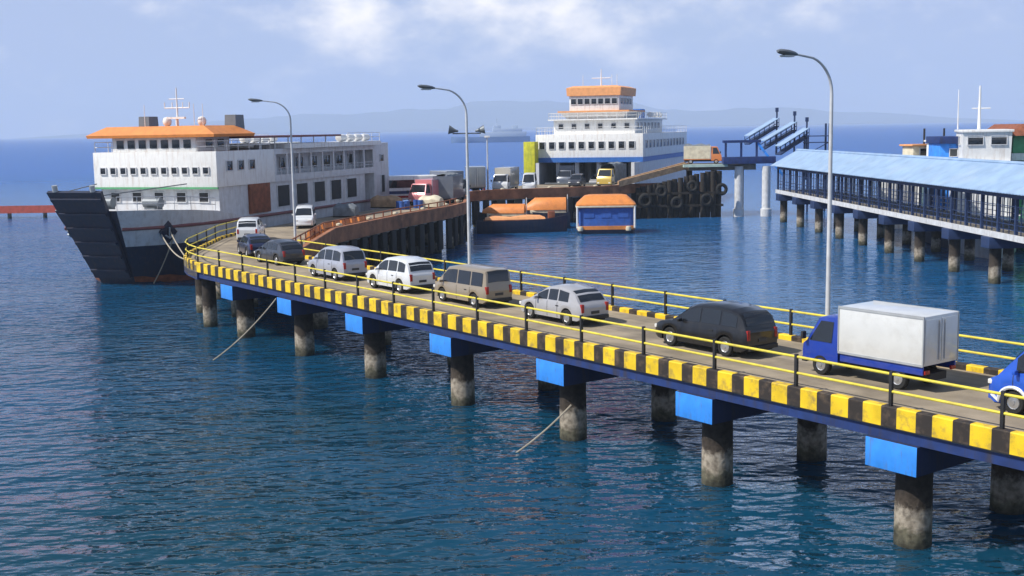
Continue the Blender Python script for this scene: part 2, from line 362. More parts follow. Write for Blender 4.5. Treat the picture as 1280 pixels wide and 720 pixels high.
pv = hn.nodes.new('ShaderNodeVolumePrincipled'); pv.inputs['Color'].default_value = (0.66, 0.765, 0.885, 1); pv.inputs['Density'].default_value = 1.9e-4; pv.inputs['Anisotropy'].default_value = 0.0
hn.links.new(pv.outputs[0], hn.nodes['Material Output'].inputs['Volume'])
tag(hz.build('haze', hm, smooth=False), kind='stuff')

# ------------------------------------------------------------------ pier geometry
KT = 4.1      # kerb top
DK = 3.9      # deck
D = Vector((-0.5889, 0.8082)).normalized(); NR = Vector((D.y, -D.x))      # along the pier, across to the far side
K0 = Vector((12.89, 30.79))
WID = 7.3
T0, T1 = -9.0, 56.0
def P(t, n=0.0): return K0 + D * t + NR * n
ANG = math.atan2(D.y, D.x)

def strip_kerb(mb, pts, h0, h1, wdt, seg_mats):
    """kerb along a polyline: outer face, top, inner face; pts already cut where the paint changes"""
    n = len(pts)
    offs = []
    for i in range(n):
        a = pts[max(i - 1, 0)]; c = pts[min(i + 1, n - 1)]
        d = (c - a).normalized(); offs.append(Vector((d.y, -d.x)))
    prof = [(0, h0), (0, h1 - 0.03), (0.03, h1), (wdt - 0.03, h1), (wdt, h1 - 0.03), (wdt, h0)]
    V = [[mb.bm.verts.new((p.x + o.x * a, p.y + o.y * a, z)) for a, z in prof] for p, o in zip(pts, offs)]
    for i in range(n - 1):
        mb.m = seg_mats[i]
        for k in range(len(prof) - 1):
            mb._f([V[i][k], V[i + 1][k], V[i + 1][k + 1], V[i][k + 1]])
        mb._f([V[i][0], V[i][5], V[i + 1][5], V[i + 1][0]])
    mb.m = seg_mats[0]; mb._f(list(reversed(V[0]))); mb.m = seg_mats[-1]; mb._f(V[-1])

def resample(poly, cuts):
    """walk a polyline, returning points at alternating yellow / black lengths (and the bends)"""
    pts = [Vector(poly[0])]; mats = []; k = 0; left = cuts[0]
    for a, b in zip(poly[:-1], poly[1:]):
        a = Vector(a); b = Vector(b); pos = 0.0; ln = (b - a).length; d = (b - a) / ln
        while ln - pos > left:
            pos += left; pts.append(a + d * pos); mats.append(k); k = 1 - k; left = cuts[k]
        if ln - pos > 1e-3: pts.append(b); mats.append(k); left -= ln - pos
    return pts, mats

pier = thing('pier', 'long concrete road pier with yellow and black kerb on blue-capped piles', 'pier')
# slab
mb = MB(); a, b, c, d = P(T0, 0.05), P(T1, 0.05), P(T1, WID - 0.05), P(T0, WID - 0.05)
mb.prism([a, d, c, b], 3.45, DK); mb.build('deck_slab', M['slab'], pier)
# kerbs
for off, s in ((0.0, 1), (WID, -1)):
    mb = MB()
    if s > 0: poly = [P(T0, 0), P(T1, 0)]
    else: poly = [P(T1, WID), P(T0, WID)]
    pts, ms = resample(poly, (0.64, 0.53))
    strip_kerb(mb, pts, 3.5, KT, 0.32, ms)
    mb.build('kerb', [M['yellow'], M['kerb_black']], pier, recalc=True)
# girders below the kerbs
Mp = Matrix.Translation((K0.x, K0.y, 0)) @ Matrix.Rotation(ANG, 4, 'Z')      # local x along the pier, local -y across
for y0, y1 in ((-0.60, -0.14), (-3.9, -3.4), (-WID + 0.14, -WID + 0.60)):
    mb = MB(); mb.box(T0, T1, y0, y1, 3.10, 3.448, Mp); mb.build('girder', M['girder'], pier)
# bents: cap beam and two piles every 7.5 m
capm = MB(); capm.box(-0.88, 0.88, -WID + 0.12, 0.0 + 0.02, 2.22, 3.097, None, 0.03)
cap0 = capm.build('pile_cap', [M['cap_blue'], mat('stained_shaded_navy_beam', (0.012, 0.022, 0.07), 0.7, dirt=(0.05, 0.035, 0.025), dirt_amt=0.7, streak=True)], pier)
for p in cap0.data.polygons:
    if abs(p.normal.y) < 0.7: p.material_index = 1  # shade painted into the cap: sides and underside dark navy, ends bright
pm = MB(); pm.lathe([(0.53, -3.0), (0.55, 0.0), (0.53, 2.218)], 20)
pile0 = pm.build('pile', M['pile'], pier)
first = True
T_BENT = 3.5 - 7.97
bents = [T_BENT + 7.97 * i for i in range(9) if T_BENT + 7.97 * i < T1]
for t in bents:
    q = P(t, 0)
    o = cap0 if first else part_copy(cap0, pier)
    o.location = (q.x, q.y, 0); o.rotation_euler = (0, 0, ANG)
    for nn in (1.15, 6.15):
        q = P(t, nn); o = pile0 if (first and nn < 2) else part_copy(pile0, pier)
        o.location = (q.x, q.y, 0); o.rotation_euler = (0, 0, random.uniform(0, 6))
    first = False

# wharf polygon (continues the pier round the bend)
W_IN = [P(T1, WID), Vector((-14.3, 97)), Vector((-9.8, 113)), Vector((-6.2, 123)), Vector((-4.9, 129)), Vector((-5.2, 151)), Vector((-3, 154)),
        Vector((12, 159)), Vector((17, 164)), Vector((29, 167))]
W_OUT = [P(T1, 0), Vector((-21.3, 78.4)), Vector((-22.1, 80.5)), Vector((-22.6, 83)), Vector((-22.9, 88)), Vector((-23.3, 95)), Vector((-22.6, 103)), Vector((-20.0, 113)),
         Vector((-14.8, 128)), Vector((-8.2, 150)), Vector((2.5, 179.5)), Vector((19, 175.5)), Vector((30, 171))]
wharf = thing('wharf', 'concrete ferry wharf with rusty fendered edge between the two moored ferries', 'wharf')
mb = MB(); mb.prism(list(W_IN)[::-1] + list(W_OUT), 3.1, DK); mb.build('deck_slab', M['slab'], wharf)
# road surface (setting)
mb = MB()
mb.face([(p.x, p.y, DK + 0.004) for p in (P(T0, 0.33), P(T0, WID - 0.33), P(T1, WID - 0.33), P(T1, 0.33))])
mb.face([(p.x, p.y, DK + 0.004) for p in [P(T1, 0.33)] + [P(T1, WID - 0.33)] + [v + Vector((-0.35, 0.2)) for v in W_IN[1:]] + [v - Vector((-0.35, 0.2)) for v in reversed(W_OUT[1:])]])
tag(mb.build('road', M['deck']), kind='structure')
mb = MB(); pts, ms = resample(W_OUT[:7], (0.64, 0.53)); strip_kerb(mb, pts, 3.5, KT, 0.3, ms)
mb.build('kerb', [M['yellow'], M['kerb_black']], wharf)
mb = MB(); pts = W_OUT[:9]
strip_kerb(mb, pts, 3.0, 3.498, 0.28, [0] * (len(pts) - 1)); mb.build('edge_girder', M['girder'], wharf)
# rusty fender beam on the lagoon side
mb = MB(); pts = [W_IN[0]] + [v for v in W_IN[1:]]
rp = list(reversed(pts)); strip_kerb(mb, [v + Vector((0.16, -0.05)) for v in rp], 3.25, 4.5, 0.40, [0] * (len(rp) - 1))
mb.build('fender_beam', M['brownrust'], wharf)
# wharf piles, dark fender panels and bollards along the lagoon edge
def walk(poly, step, start=0.0):
    out = []; need = start
    for a, b in zip(poly[:-1], poly[1:]):
        ln = (b - a).length; d = (b - a) / ln; pos = need
        while pos < ln: out.append((a + d * pos, d)); pos += step
        need = pos - ln
    return out
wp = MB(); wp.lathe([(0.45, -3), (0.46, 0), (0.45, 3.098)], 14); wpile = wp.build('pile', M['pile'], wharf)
used = [False]
def put_pile(v):
    o = part_copy(wpile, wharf) if used[0] else wpile
    used[0] = True; o.location = (v.x, v.y, 0)
for v, d in walk(W_IN, 4.6, 1.0):
    nrm = Vector((d.y, -d.x))       # towards the water on the lagoon side
    put_pile(v - nrm * 0.9); put_pile(v - nrm * 4.6)
for v, d in walk(W_OUT[:11], 7.0, 0.8):
    nrm = Vector((d.y, -d.x)); put_pile(v + nrm * 0.9)
fp = MB(); fp.box(-0.55, 0.55, -0.24, 0.0, 0.25, 3.2, None, 0.04); fend0 = fp.build('fender', M['rubber'], wharf); u2 = False
for v, d in walk(W_IN[1:], 2.3, 1.2):
    o = part_copy(fend0, wharf) if u2 else fend0; u2 = True
    o.location = (v.x, v.y, 0); o.rotation_euler = (0, 0, math.atan2(d.y, d.x))
bp_ = MB(); bp_.lathe([(0.24, 0), (0.2, 0.1), (0.17, 0.45), (0.27, 0.55), (0.27, 0.68), (0.1, 0.74)], 14)
boll0 = bp_.build('bollard', M['cream'], wharf); u3 = False
for v, d in walk(W_IN[1:], 6.5, 3.0):
    nrm = Vector((d.y, -d.x))
    o = part_copy(boll0, wharf) if u3 else boll0; u3 = True
    q = v - nrm * 0.9; o.location = (q.x, q.y, DK + 0.004)

# ------------------------------------------------------------------ railings
def railing(name, label, poly, z, heights, step, h, inset, start=0.6, post_mat='black', rail_mat='rail_yellow', rr=0.042, pr=0.05, group=None):
    t = thing(name, label, 'railing', (poly[0].x, poly[0].y, z), 0, group)
    o0 = poly[0]
    n = len(poly); ip = []
    for i in range(n):
        a = poly[max(i - 1, 0)]; c = poly[min(i + 1, n - 1)]; d = (c - a).normalized(); ip.append(poly[i] + Vector((d.y, -d.x)) * inset)
    for hh in heights:
        mb = MB(); mb.tube([(p.x - o0.x, p.y - o0.y, hh) for p in ip], rr, 8); mb.build('rail', M[rail_mat], t)
    mb = MB(); mb.box(-pr, pr, -pr, pr, 0, h, None, 0.01)
    p0 = mb.build('post', M[post_mat], t); first = True
    for v, d in walk(ip, step, start):
        o = p0 if first else part_copy(p0, t); first = False
        o.location = (v.x - o0.x, v.y - o0.y, 0); o.rotation_euler = (0, 0, math.atan2(d.y, d.x))
    return t
railing('railing', 'yellow two-bar railing with black posts on the near kerb of the pier', [P(T0, 0), P(T1, 0)] + W_OUT[1:7], KT, (0.42, 0.93), 3.5, 1.02, 0.16, start=9.16 % 3.5)
railing('railing', 'yellow railing on the far kerb behind the queue of cars', [P(T1, WID), P(T0, WID)], KT, (0.42, 0.93), 3.5, 1.02, 0.16)

# ------------------------------------------------------------------ street lamps
def lamp(pos, label, z0, H, head_dir, reach=2.1):
    t = thing('street_lamp', label, 'street lamp', (pos[0], pos[1], z0), math.atan2(head_dir[1], head_dir[0]), 'street lamps along the pier')
    mb = MB(); mb.lathe([(0.2, 0), (0.2, 0.06), (0.11, 0.07)], 12); mb.lathe([(0.10, 0.05), (0.065, H - 1.3)], 12); mb.build('pole', M['pole'], t)
    pts = [(0, 0, H - 1.3)]
    for k in range(1, 9):
        a = k / 8 * R(72); r = 1.55
        pts.append((r - r * math.cos(a), 0, H - 1.3 + r * math.sin(a) * 0.85))
    e = pts[-1]; pts.append((reach, 0, e[2] + 0.12))
    mb = MB(); mb.tube(pts, 0.06, 10, 0.04); mb.build('arm', M['pole'], t)
    mb = MB()
    z = e[2] + 0.12
    rings = []
    for x, ww, h in ((-0.15, 0.06, 0.05), (0.05, 0.15, 0.09), (0.35, 0.2, 0.11), (0.7, 0.17, 0.09), (0.85, 0.07, 0.04)):
        rings.append([(reach + x, ww * math.cos(k / 10 * 2 * PI), z + x * 0.1 + h * math.sin(k / 10 * 2 * PI)) for k in range(10)])
    mb.loft(rings); hd = mb.build('lamp_head', M['lamp_dark'], t)
    mb = MB(); mb.box(reach + 0.12, reach + 0.62, -0.13, 0.13, z - 0.12, z - 0.05, None, 0.01); mb.build('lens', M['lens'], hd)
    return t
def t_lamp(px):
    lo, hi = 0.0, 60.0
    for _ in range(40):
        t = (lo + hi) / 2; q = K0 + D * t + NR * (WID + .05); v = Vector((q.x, q.y, 9 - CAMZ))
        if 640 + FPX * v.dot(Rv) / v.dot(F) > px: lo = t
        else: hi = t
    return lo
ld = (-NR.x, -NR.y)
q = P(t_lamp(1037), WID + 0.05); lamp((q.x, q.y), 'tall pale street lamp behind the white box truck', 3.2, 11.4, ld)
q = P(35.8, WID + 0.05); lamp((q.x, q.y), 'pale street lamp rising behind the beige van at the middle of the pier', 3.2, 11.1, ld)
lamp((-15.6, 86.5), 'pale street lamp at the wharf corner in front of the left ferry', DK, 10.5, (-0.9, -0.4))
# loudspeaker bracket on the middle lamp
q = P(35.8, WID + 0.05)
t = thing('loudspeaker', 'pair of dark horn speakers clamped to the middle street lamp', 'loudspeaker', (q.x, q.y, 12.0))
mb = MB(); mb.tube([(-0.75, 0, 0), (0.75, 0, 0)], 0.035); mb.build('bracket', M['lamp_dark'], t)
for s in (-1, 1):
    mb = MB(); mb.lathe([(0.05, 0), (0.09, 0.18), (0.24, 0.5)], 14, Matrix.Translation((s * 0.45, -0.02, 0.12)) @ Matrix.Rotation(s * R(80), 4, 'Y')); mb.build('horn', M['lamp_dark'], t)

# ------------------------------------------------------------------ vehicles
def interp(tab, x):
    if x <= tab[0][0]: return tab[0][1]
    for (a, va), (b, vb) in zip(tab[:-1], tab[1:]):
        if x <= b:
            u = (x - a) / (b - a); u = u * u * (3 - 2 * u) if False else u
            return va + (vb - va) * u
    return tab[-1][1]

def make_wheel(parent, x, y, r, wd, name='wheel'):
    sgn = 1 if y > 0 else -1
    Mx = Matrix.Translation((x, y, r)) @ Matrix.Rotation(-sgn * PI / 2, 4, 'X')
    mb = MB(); mb.lathe([(r * 0.55, -wd / 2), (r * 0.92, -wd / 2), (r, -wd / 2 + 0.03), (r, wd / 2 - 0.03), (r * 0.92, wd / 2), (r * 0.64, wd / 2 - 0.005), (r * 0.6, wd / 2 - 0.05)], 22, Mx)
    wh = mb.build(name, M['rubber'], parent)
    mb = MB(); mb.lathe([(r * 0.62, wd / 2 - 0.04), (r * 0.55, wd / 2 - 0.012), (r * 0.5, wd / 2 - 0.03), (r * 0.2, wd / 2 - 0.02), (r * 0.16, wd / 2 + 0.005)], 22, Mx)
    mb.build('rim', M['chrome'], wh)
    return wh

STY = {
 # belt and roof tables: x as share of half length (-1 rear .. 1 front), z as share of height
 'mpv': dict(belt=[(-1, .52), (-.96, .56), (-.9, .585), (.45, .565), (.62, .55), (.9, .47), (.97, .42), (1, .36)],
             roof=[(-1, .52), (-.98, .56), (-.92, .80), (-.85, .92), (-.7, .98), (-.3, 1.0), (0, .985), (.15, .95), (.24, .90), (.66, .545)],
             win=[(-.84, -.46), (-.42, -.04), (0.0, .36)]),
 'suv': dict(belt=[(-1, .54), (-.97, .58), (-.9, .60), (.40, .57), (.6, .56), (.85, .51), (.95, .45), (1, .36)],
             roof=[(-1, .54), (-.975, .58), (-.90, .82), (-.82, .91), (-.66, .97), (-.35, 1.0), (-.05, .99), (.1, .965), (.2, .92), (.58, .57)],
             win=[(-.80, -.5), (-.46, -.08), (-.04, .36)]),
 'hatch': dict(belt=[(-1, .50), (-.96, .56), (-.88, .60), (.40, .585), (.6, .57), (.9, .47), (.97, .42), (1, .36)],
             roof=[(-1, .50), (-.97, .57), (-.80, .84), (-.62, .94), (-.3, 1.0), (-.05, .985), (.1, .94), (.2, .88), (.62, .57)],
             win=[(-.62, -.32), (-.28, .0), (.04, .36)]),
 'van': dict(belt=[(-1, .46), (-.97, .5), (-.9, .53), (.7, .52), (.85, .48), (.97, .42), (1, .34)],
             roof=[(-1, .46), (-.99, .5), (-.97, .88), (-.93, .97), (-.8, 1.0), (.2, 1.0), (.45, .96), (.86, .47)],
             win=[(-.88, -.48), (-.44, .02), (.06, .6)]),
}
def car(name, label, cat, pos, rz, L_, W_, H_, style, paint, z=DK + 0.004, group=None, roof_paint=None, stripe=None, wheel_r=0.33, rims=True):
    S = STY[style]
    t = thing(name, label, cat, (pos[0], pos[1], z), rz, group)
    hl = L_ / 2; zs0 = 0.24
    axf, axr = 0.62 * hl, -0.58 * hl
    ar = wheel_r + 0.07
    def zb(x): return interp(S['belt'], x / hl) * H_
    def zr(x): return max(interp(S['roof'], x / hl) * H_, zb(x))
    if S['roof'][-1][0] * hl < hl:
        xr_end = S['roof'][-1][0] * hl
    def zroof(x): return zr(x) if x < xr_end else zb(x)
    def hw(x):
        u = abs(x) / hl
        return W_ / 2 * (1 - 0.05 * u ** 3 - 0.10 * max(0, (u - 0.85) / 0.15) ** 2)
    def zsill(x):
        z0 = zs0 + 0.12 * max(0, (abs(x) / hl - 0.9) / 0.1)
        for c in (axf, axr):
            dx = x - c
            if abs(dx) < ar: z0 = max(z0, wheel_r + math.sqrt(ar * ar - dx * dx))
        return z0
    def gw(x):
        k = min(1, max(0, (zroof(x) - zb(x)) / (0.38 * H_)))
        w_ = hw(x) * 0.95
        return w_ + (W_ * 0.5 * 0.79 - w_) * k, k
    xs = set()
    for i in range(41): xs.add(round(-hl + L_ * i / 40, 4))
    for c in (axf, axr):
        for i in range(-8, 9): xs.add(round(c + ar * math.sin(i / 8 * PI / 2), 4))
        xs.add(round(c + ar + .002, 4)); xs.add(round(c - ar - .002, 4))
    for q, _ in S['roof'] + S['belt']: xs.add(round(q * hl, 4))
    xs = sorted(x for x in xs if -hl <= x <= hl)
    xs = [x for i, x in enumerate(xs) if i == 0 or x - xs[i - 1] > 0.0015]
    rings = []
    for x in xs:
        w_ = hw(x); s_ = zsill(x); b_ = zb(x); r_ = zroof(x); g_, k = gw(x)
        half = [(0.0, s_ if s_ < 0.4 else s_), (w_ * 0.80, s_), (w_ * 0.985, s_ + 0.02), (w_, s_ + (b_ - s_) * 0.45), (w_ * 0.985, b_ - 0.05), (w_ * 0.95, b_),
                (g_, r_ - 0.07 * k), (g_ - 0.09 - 0.05 * (1 - k), r_ - 0.005 + 0.012 * (1 - k)), (0.0, r_ + 0.025)]
        ring = [(x, y, z_) for y, z_ in half] + [(x, -y, z_) for y, z_ in reversed(half[1:-1])]
        rings.append(ring)
    mb = MB(); V = mb.loft(rings)
    mats = [paint]
    if roof_paint is not None:
        mats.append(roof_paint)
        for f in mb.bm.faces:
            if f.calc_center_median().z > H_ * 0.93: f.material_index = 1
    mb.build('body', mats, t, angle=40)
    # dark underbody filling the arches
    mb = MB(); mb.box(-hl * 0.93, hl * 0.93, -W_ * 0.5 * 0.78, W_ * 0.5 * 0.78, 0.2, min(0.75, H_ * 0.45)); mb.build('underbody', M['rubber'], t)
    # side windows
    for sgn in (1, -1):
        for xa, xb in S['win']:
            mb = MB(); rows = []
            n = 6
            for i in range(n + 1):
                x = (xa + (xb - xa) * i / n) * hl
                w_ = hw(x) * 0.95; b_ = zb(x); r_ = zroof(x); g_, k = gw(x); topz = r_ - 0.07 * k
                nn = Vector((0, topz - b_, w_ - g_)).normalized() if topz > b_ + .02 else Vector((0, 1, 0))
                o1 = Vector((x, w_, b_)); o2 = Vector((x, g_, topz))
                p = o1.lerp(o2, 0.10) + nn * 0.010; q_ = o1.lerp(o2, 0.90) + nn * 0.010
                rows.append([(p.x, p.y * sgn, p.z), (q_.x, q_.y * sgn, q_.z)])
            mb.loft(rows, caps=False, closed=False); mb.build('window', M['glass'], t)
    for sgn in (1, -1):
        for xg in [S['win'][0][1] + .02, S['win'][1][1] + .02, S['win'][2][1] + .03]:
            x = xg * hl; w_ = hw(x); s_ = zsill(x); b_ = zb(x)
            if s_ > 0.4: s_ = max(s_, 0.3)
            mb = MB()
            mb.loft([[(x + dx, sgn * (yy + 0.004), zz) for yy, zz in ((w_ * .99, s_ + .05), (w_, s_ + (b_ - s_) * .45), (w_ * .985, b_ - .05), (w_ * .95, b_))] for dx in (-.012, .012)], caps=False, closed=False)
            mb.build('door_seam', M['black'], t)
    # windscreen and rear window
    def screen(tab_x, name_):
        mb = MB(); rows = []
        for i, x in enumerate(tab_x):
            g_, k = gw(x); r_ = zroof(x); e = 0.02
            dz = (zroof(x + e) - zroof(x - e)) / (2 * e); nn = Vector((-dz, 0, 1)).normalized()
            row = []
            for s_ in (-1, -.5, 0, .5, 1):
                y = s_ * (g_ - 0.10); z_ = r_ - 0.005 + 0.012 * (1 - k) + (0.03 - 0.012 * (1 - k)) * (1 - abs(s_))
                p = Vector((x, y, z_)) + nn * 0.014; row.append(p)
            rows.append(row)
        mb.loft(rows, caps=False, closed=False); mb.build(name_, M['glass'], t)
    rt = S['roof']
    xf0, xf1 = rt[-2][0] * hl, rt[-1][0] * hl
    screen([xf0 + (xf1 - xf0) * u for u in (0.06, 0.3, 0.6, 0.9)], 'windscreen')
    xr0, xr1 = rt[1][0] * hl, rt[3][0] * hl
    screen([xr0 + (xr1 - xr0) * u for u in (0.15, 0.4, 0.65, 0.88)], 'rear_window')
    # bumpers, lights, plate, mirrors
    for e, nm in ((1, 'headlight'), (-1, 'tail_light')):
        mb = MB(); zz0, zz1 = (0.26, 0.40)
        mb.box(e * hl - 0.10, e * hl + 0.05, -hw(hl) * 0.93, hw(hl) * 0.93, 0.30, 0.30 + 0.16, None, 0.03)
        mb.build('bumper', M['black'] if e < 0 else paint, t)
        for s in (1, -1):
            mb = MB()
            yy = hw(hl * 0.97) * 0.80
            if e > 0: mb.box(hl - 0.22, hl + 0.012, s * yy - 0.17, s * yy + 0.17, H_ * 0.345, H_ * 0.345 + 0.14, None, 0.03)
            else: mb.box(-hl - 0.015, -hl + 0.14, s * (yy + 0.05) - 0.075, s * (yy + 0.05) + 0.075, H_ * 0.38, H_ * 0.38 + 0.36, None, 0.02)
            mb.build(nm, M['clear_lens'] if e > 0 else M['red_lens'], t)
    mb = MB(); mb.box(-hl - 0.022, -hl + 0.05, -0.22, 0.22, H_ * 0.33, H_ * 0.33 + 0.12); mb.build('number_plate', M['plate'], t)
    for s in (1, -1):
        xm = S['win'][-1][1] * hl - 0.05
        mb = MB(); mb.box(xm - 0.05, xm + 0.05, s * (hw(xm) + 0.09) - 0.1, s * (hw(xm) + 0.09) + 0.1, zb(xm) + 0.02, zb(xm) + 0.15, None, 0.03); mb.build('mirror', paint, t)
        mb = MB(); mb.box(-hl * 0.3 - 0.09, -hl * 0.3 + 0.09, s * (hw(0) * 1.0 + 0.006) - 0.012, s * (hw(0) + 0.006) + 0.012, zb(0) - 0.16, zb(0) - 0.13); mb.build('door_handle', M['black'], t)
    for c in (axf, axr):
        for s in (1, -1): make_wheel(t, c, s * (W_ / 2 - 0.115), wheel_r, 0.2)
    if stripe is not None:
        for s in (1, -1):
            mb = MB()
            pts = []
            for i in range(13):
                a = PI * i / 12; pts.append((axf - (ar + 0.05) * math.cos(a), s * (W_ / 2 - 0.005), wheel_r + (ar + 0.05) * math.sin(a) * 1.0))
            pts = [(axr + ar + 0.1, s * (W_ / 2 - 0.004), 0.40)] + pts + [(hl * 0.93, s * (W_ / 2 - 0.05), 0.48)]
            mb.tube(pts, 0.055, 6); mb.build('stripe', stripe, t)
    return t

QG = 'vehicles queuing along the pier'
def t_at(px, n, z):
    """distance along the pier where the line n metres in from the near kerb crosses photo column px"""
    lo, hi = T0 - 8, 70.0
    for _ in range(50):
        t = (lo + hi) / 2; q = K0 + D * t + NR * n; v = Vector((q.x, q.y, z - CAMZ))
        if 640 + FPX * v.dot(Rv) / v.dot(F) > px: lo = t
        else: hi = t
    return lo
def on_road(px, n=3.65): return K0 + D * t_at(px, n, DK + 0.8) + NR * n
# paints
silver = car_paint('silver_car_paint', (0.40, 0.40, 0.42)); blackp = car_paint('black_car_paint', (0.008, 0.008, 0.010), 0.05)
beige = car_paint('beige_car_paint', (0.30, 0.25, 0.185)); whitep = car_paint('white_car_paint', (0.72, 0.74, 0.76))
lav = car_paint('pale_silver_blue_paint', (0.38, 0.40, 0.47)); darkblue = car_paint('dark_blue_car_paint', (0.02, 0.03, 0.08), 0.1); grap = car_paint('graphite_car_paint', (0.04, 0.045, 0.06), 0.1)
bluep = car_paint('truck_blue_paint', (0.015, 0.05, 0.36), 0.15); bluem = car_paint('minibus_blue_paint', (0.02, 0.10, 0.55), 0.1)

def truck(label, pos, rz, cabm, boxm, L_=4.9, W_=1.75, cabH=1.95, boxH=2.55, cabL=1.45, z=DK + 0.004, name='box_truck', cat='truck', group=None, openbed=False, wr=0.34, skirt=None):
    t = thing(name, label, cat, (pos[0], pos[1], z), rz, group)
    hl = L_ / 2; fx = hl; cx = hl - cabL
    # cab
    rings = []
    prof = [(cx, 0.5, cabH * 0.98), (cx + 0.08, 0.45, cabH), (fx - 0.75, 0.42, cabH), (fx - 0.6, 0.42, cabH * 0.985), (fx - 0.16, 0.42, cabH * 0.58), (fx - 0.03, 0.42, cabH * 0.52), (fx, 0.45, cabH * 0.42)]
    for x, z0, z1 in prof:
        k = min(1, max(0, (z1 - cabH * 0.55) / (cabH * 0.4))); wb = W_ / 2 * 0.97; wt = wb - 0.13 * k; zbm = min(z1 - 0.01, cabH * 0.56)
        half = [(0, z0), (wb, z0), (wb, z0 + 0.1), (wb, zbm), (wt, z1 - 0.03), (wt - 0.07, z1), (0, z1 + 0.015)]
        rings.append([(x, y, q) for y, q in half] + [(x, -y, q) for y, q in reversed(half[1:-1])])
    mb = MB(); mb.loft(rings); mb.build('cab', cabm, t, angle=40)
    mb = MB(); a = Vector((fx - 0.6, 0, cabH * 0.985)); b = Vector((fx - 0.16, 0, cabH * 0.58)); nn = Vector((a.z - b.z, 0, b.x - a.x)).normalized() * 0.02
    p0 = a.lerp(b, .1) + nn; p1 = a.lerp(b, .92) + nn
    mb.face([(p0.x, -W_ / 2 * .78, p0.z), (p0.x, W_ / 2 * .78, p0.z), (p1.x, W_ / 2 * .88, p1.z), (p1.x, -W_ / 2 * .88, p1.z)]); mb.build('windscreen', M['glass'], t)
    for s in (1, -1):
        mb = MB(); wb = W_ / 2 * 0.97; e = 0.012
        mb.face([(cx + 0.25, s * (wb + e), cabH * .58), (fx - 0.28, s * (wb + e), cabH * .58), (fx - 0.68, s * (wb - 0.115 + e), cabH * .93), (cx + 0.25, s * (wb - 0.115 + e), cabH * .93)])
        mb.build('window', M['glass'], t)
        mb = MB(); mb.box(fx - 0.06, fx + 0.02, s * W_ * 0.37 - 0.14, s * W_ * 0.37 + 0.14, 0.62, 0.78, None, 0.02); mb.build('headlight', M['clear_lens'], t)
        mb = MB(); mb.box(fx - 0.2, fx - 0.1, s * (W_ / 2 + 0.13) - 0.09, s * (W_ / 2 + 0.13) + 0.09, cabH * 0.6, cabH * 0.6 + 0.25, None, 0.02); mb.build('mirror', M['black'], t)
    mb = MB(); mb.box(fx - 0.14, fx + 0.06, -W_ / 2 * .95, W_ / 2 * .95, 0.36, 0.54, None, 0.03); mb.build('bumper', M['black'], t)
    mb = MB(); mb.box(-hl + 0.05, fx - 0.25, -0.42, 0.42, 0.34, 0.58); mb.build('chassis', M['black'], t)
    if openbed:
        mb = MB(); x1 = cx - 0.06
        mb.box(-hl, x1, -W_ / 2, W_ / 2, 0.72, 0.82); mb.box(-hl, x1, -W_ / 2, -W_ / 2 + .05, 0.823, boxH); mb.box(-hl, x1, W_ / 2 - .05, W_ / 2, 0.823, boxH)
        mb.box(-hl, -hl + .05, -W_ / 2 + .052, W_ / 2 - .052, 0.823, boxH); mb.build('cargo_bed', boxm, t)
        rr = []
        for i in range(7):
            x = -hl + 0.1 + (x1 + hl - 0.2) * i / 6
            rr.append([(x, y, boxH - 0.1 + (0.35 + 0.12 * math.sin(i * 2.1)) * (1 - (abs(y) / (W_ / 2)) ** 2) + (0 if abs(y) < W_ / 2 - 0.1 else -0.3)) for y in [W_ / 2 * u for u in (-.94, -.6, 0, .6, .94)]])
        mb = MB(); mb.loft(rr, caps=False, closed=False); mb.build('tarpaulin', M['tarp'], t)
    else:
        x1 = cx - 0.06; zb_ = 0.86
        mb = MB(); mb.box(-hl, x1, -W_ / 2 - 0.02, W_ / 2 + 0.02, zb_, boxH, None, 0.025); bx = mb.build('cargo_box', boxm, t)
        mb = MB()
        for s in (1, -1):
            mb.box(-hl - 0.012, x1 + 0.012, s * (W_ / 2 + 0.02) - 0.02, s * (W_ / 2 + 0.02) + 0.02, boxH - 0.07, boxH + 0.012)
            mb.box(-hl - 0.012, x1 + 0.012, s * (W_ / 2 + 0.02) - 0.02, s * (W_ / 2 + 0.02) + 0.02, zb_ - 0.012, zb_ + 0.06)
            for xx in (-hl, x1):
                mb.box(xx - 0.02, xx + 0.02, s * (W_ / 2 + 0.02) - 0.022, s * (W_ / 2 + 0.02) + 0.022, zb_ + .06, boxH - .07)
        mb.build('edge_trim', M['grey_metal'], bx)
        for s in (1, -1):
            mb = MB(); mb.box(-hl - 0.03, -hl - 0.002, min(s * 0.02, s * (W_ / 2 - .05)), max(s * 0.02, s * (W_ / 2 - .05)), zb_ + 0.1, boxH - 0.1, None, 0.008); dr = mb.build('rear_door', boxm, t)
            mb = MB(); mb.cyl((-hl - 0.05, s * 0.14, zb_ + 0.15), (-hl - 0.05, s * 0.14, boxH - 0.15), 0.018, 8); mb.build('lock_rod', M['grey_metal'], dr)
    sk = skirt or cabm
    for s in (1, -1):
        mb = MB(); mb.box(-hl + 0.02, cx - 0.1, s * (W_ / 2 - 0.05) - 0.03, s * (W_ / 2 - 0.05) + 0.03, 0.58, 0.85 if not openbed else 0.715, None, 0.01)
        mb.build('side_skirt', sk, t)
        mb = MB(); mb.box(-hl - 0.03, -hl + 0.04, s * (W_ / 2 - 0.2) - 0.12, s * (W_ / 2 - 0.2) + 0.12, 0.60, 0.72, None, 0.01); mb.build('tail_light', M['red_lens'], t)
    for c in (hl - 0.75, -hl + 0.95):
        for s in (1, -1): make_wheel(t, c, s * (W_ / 2 - 0.13), wr, 0.22)
    return t

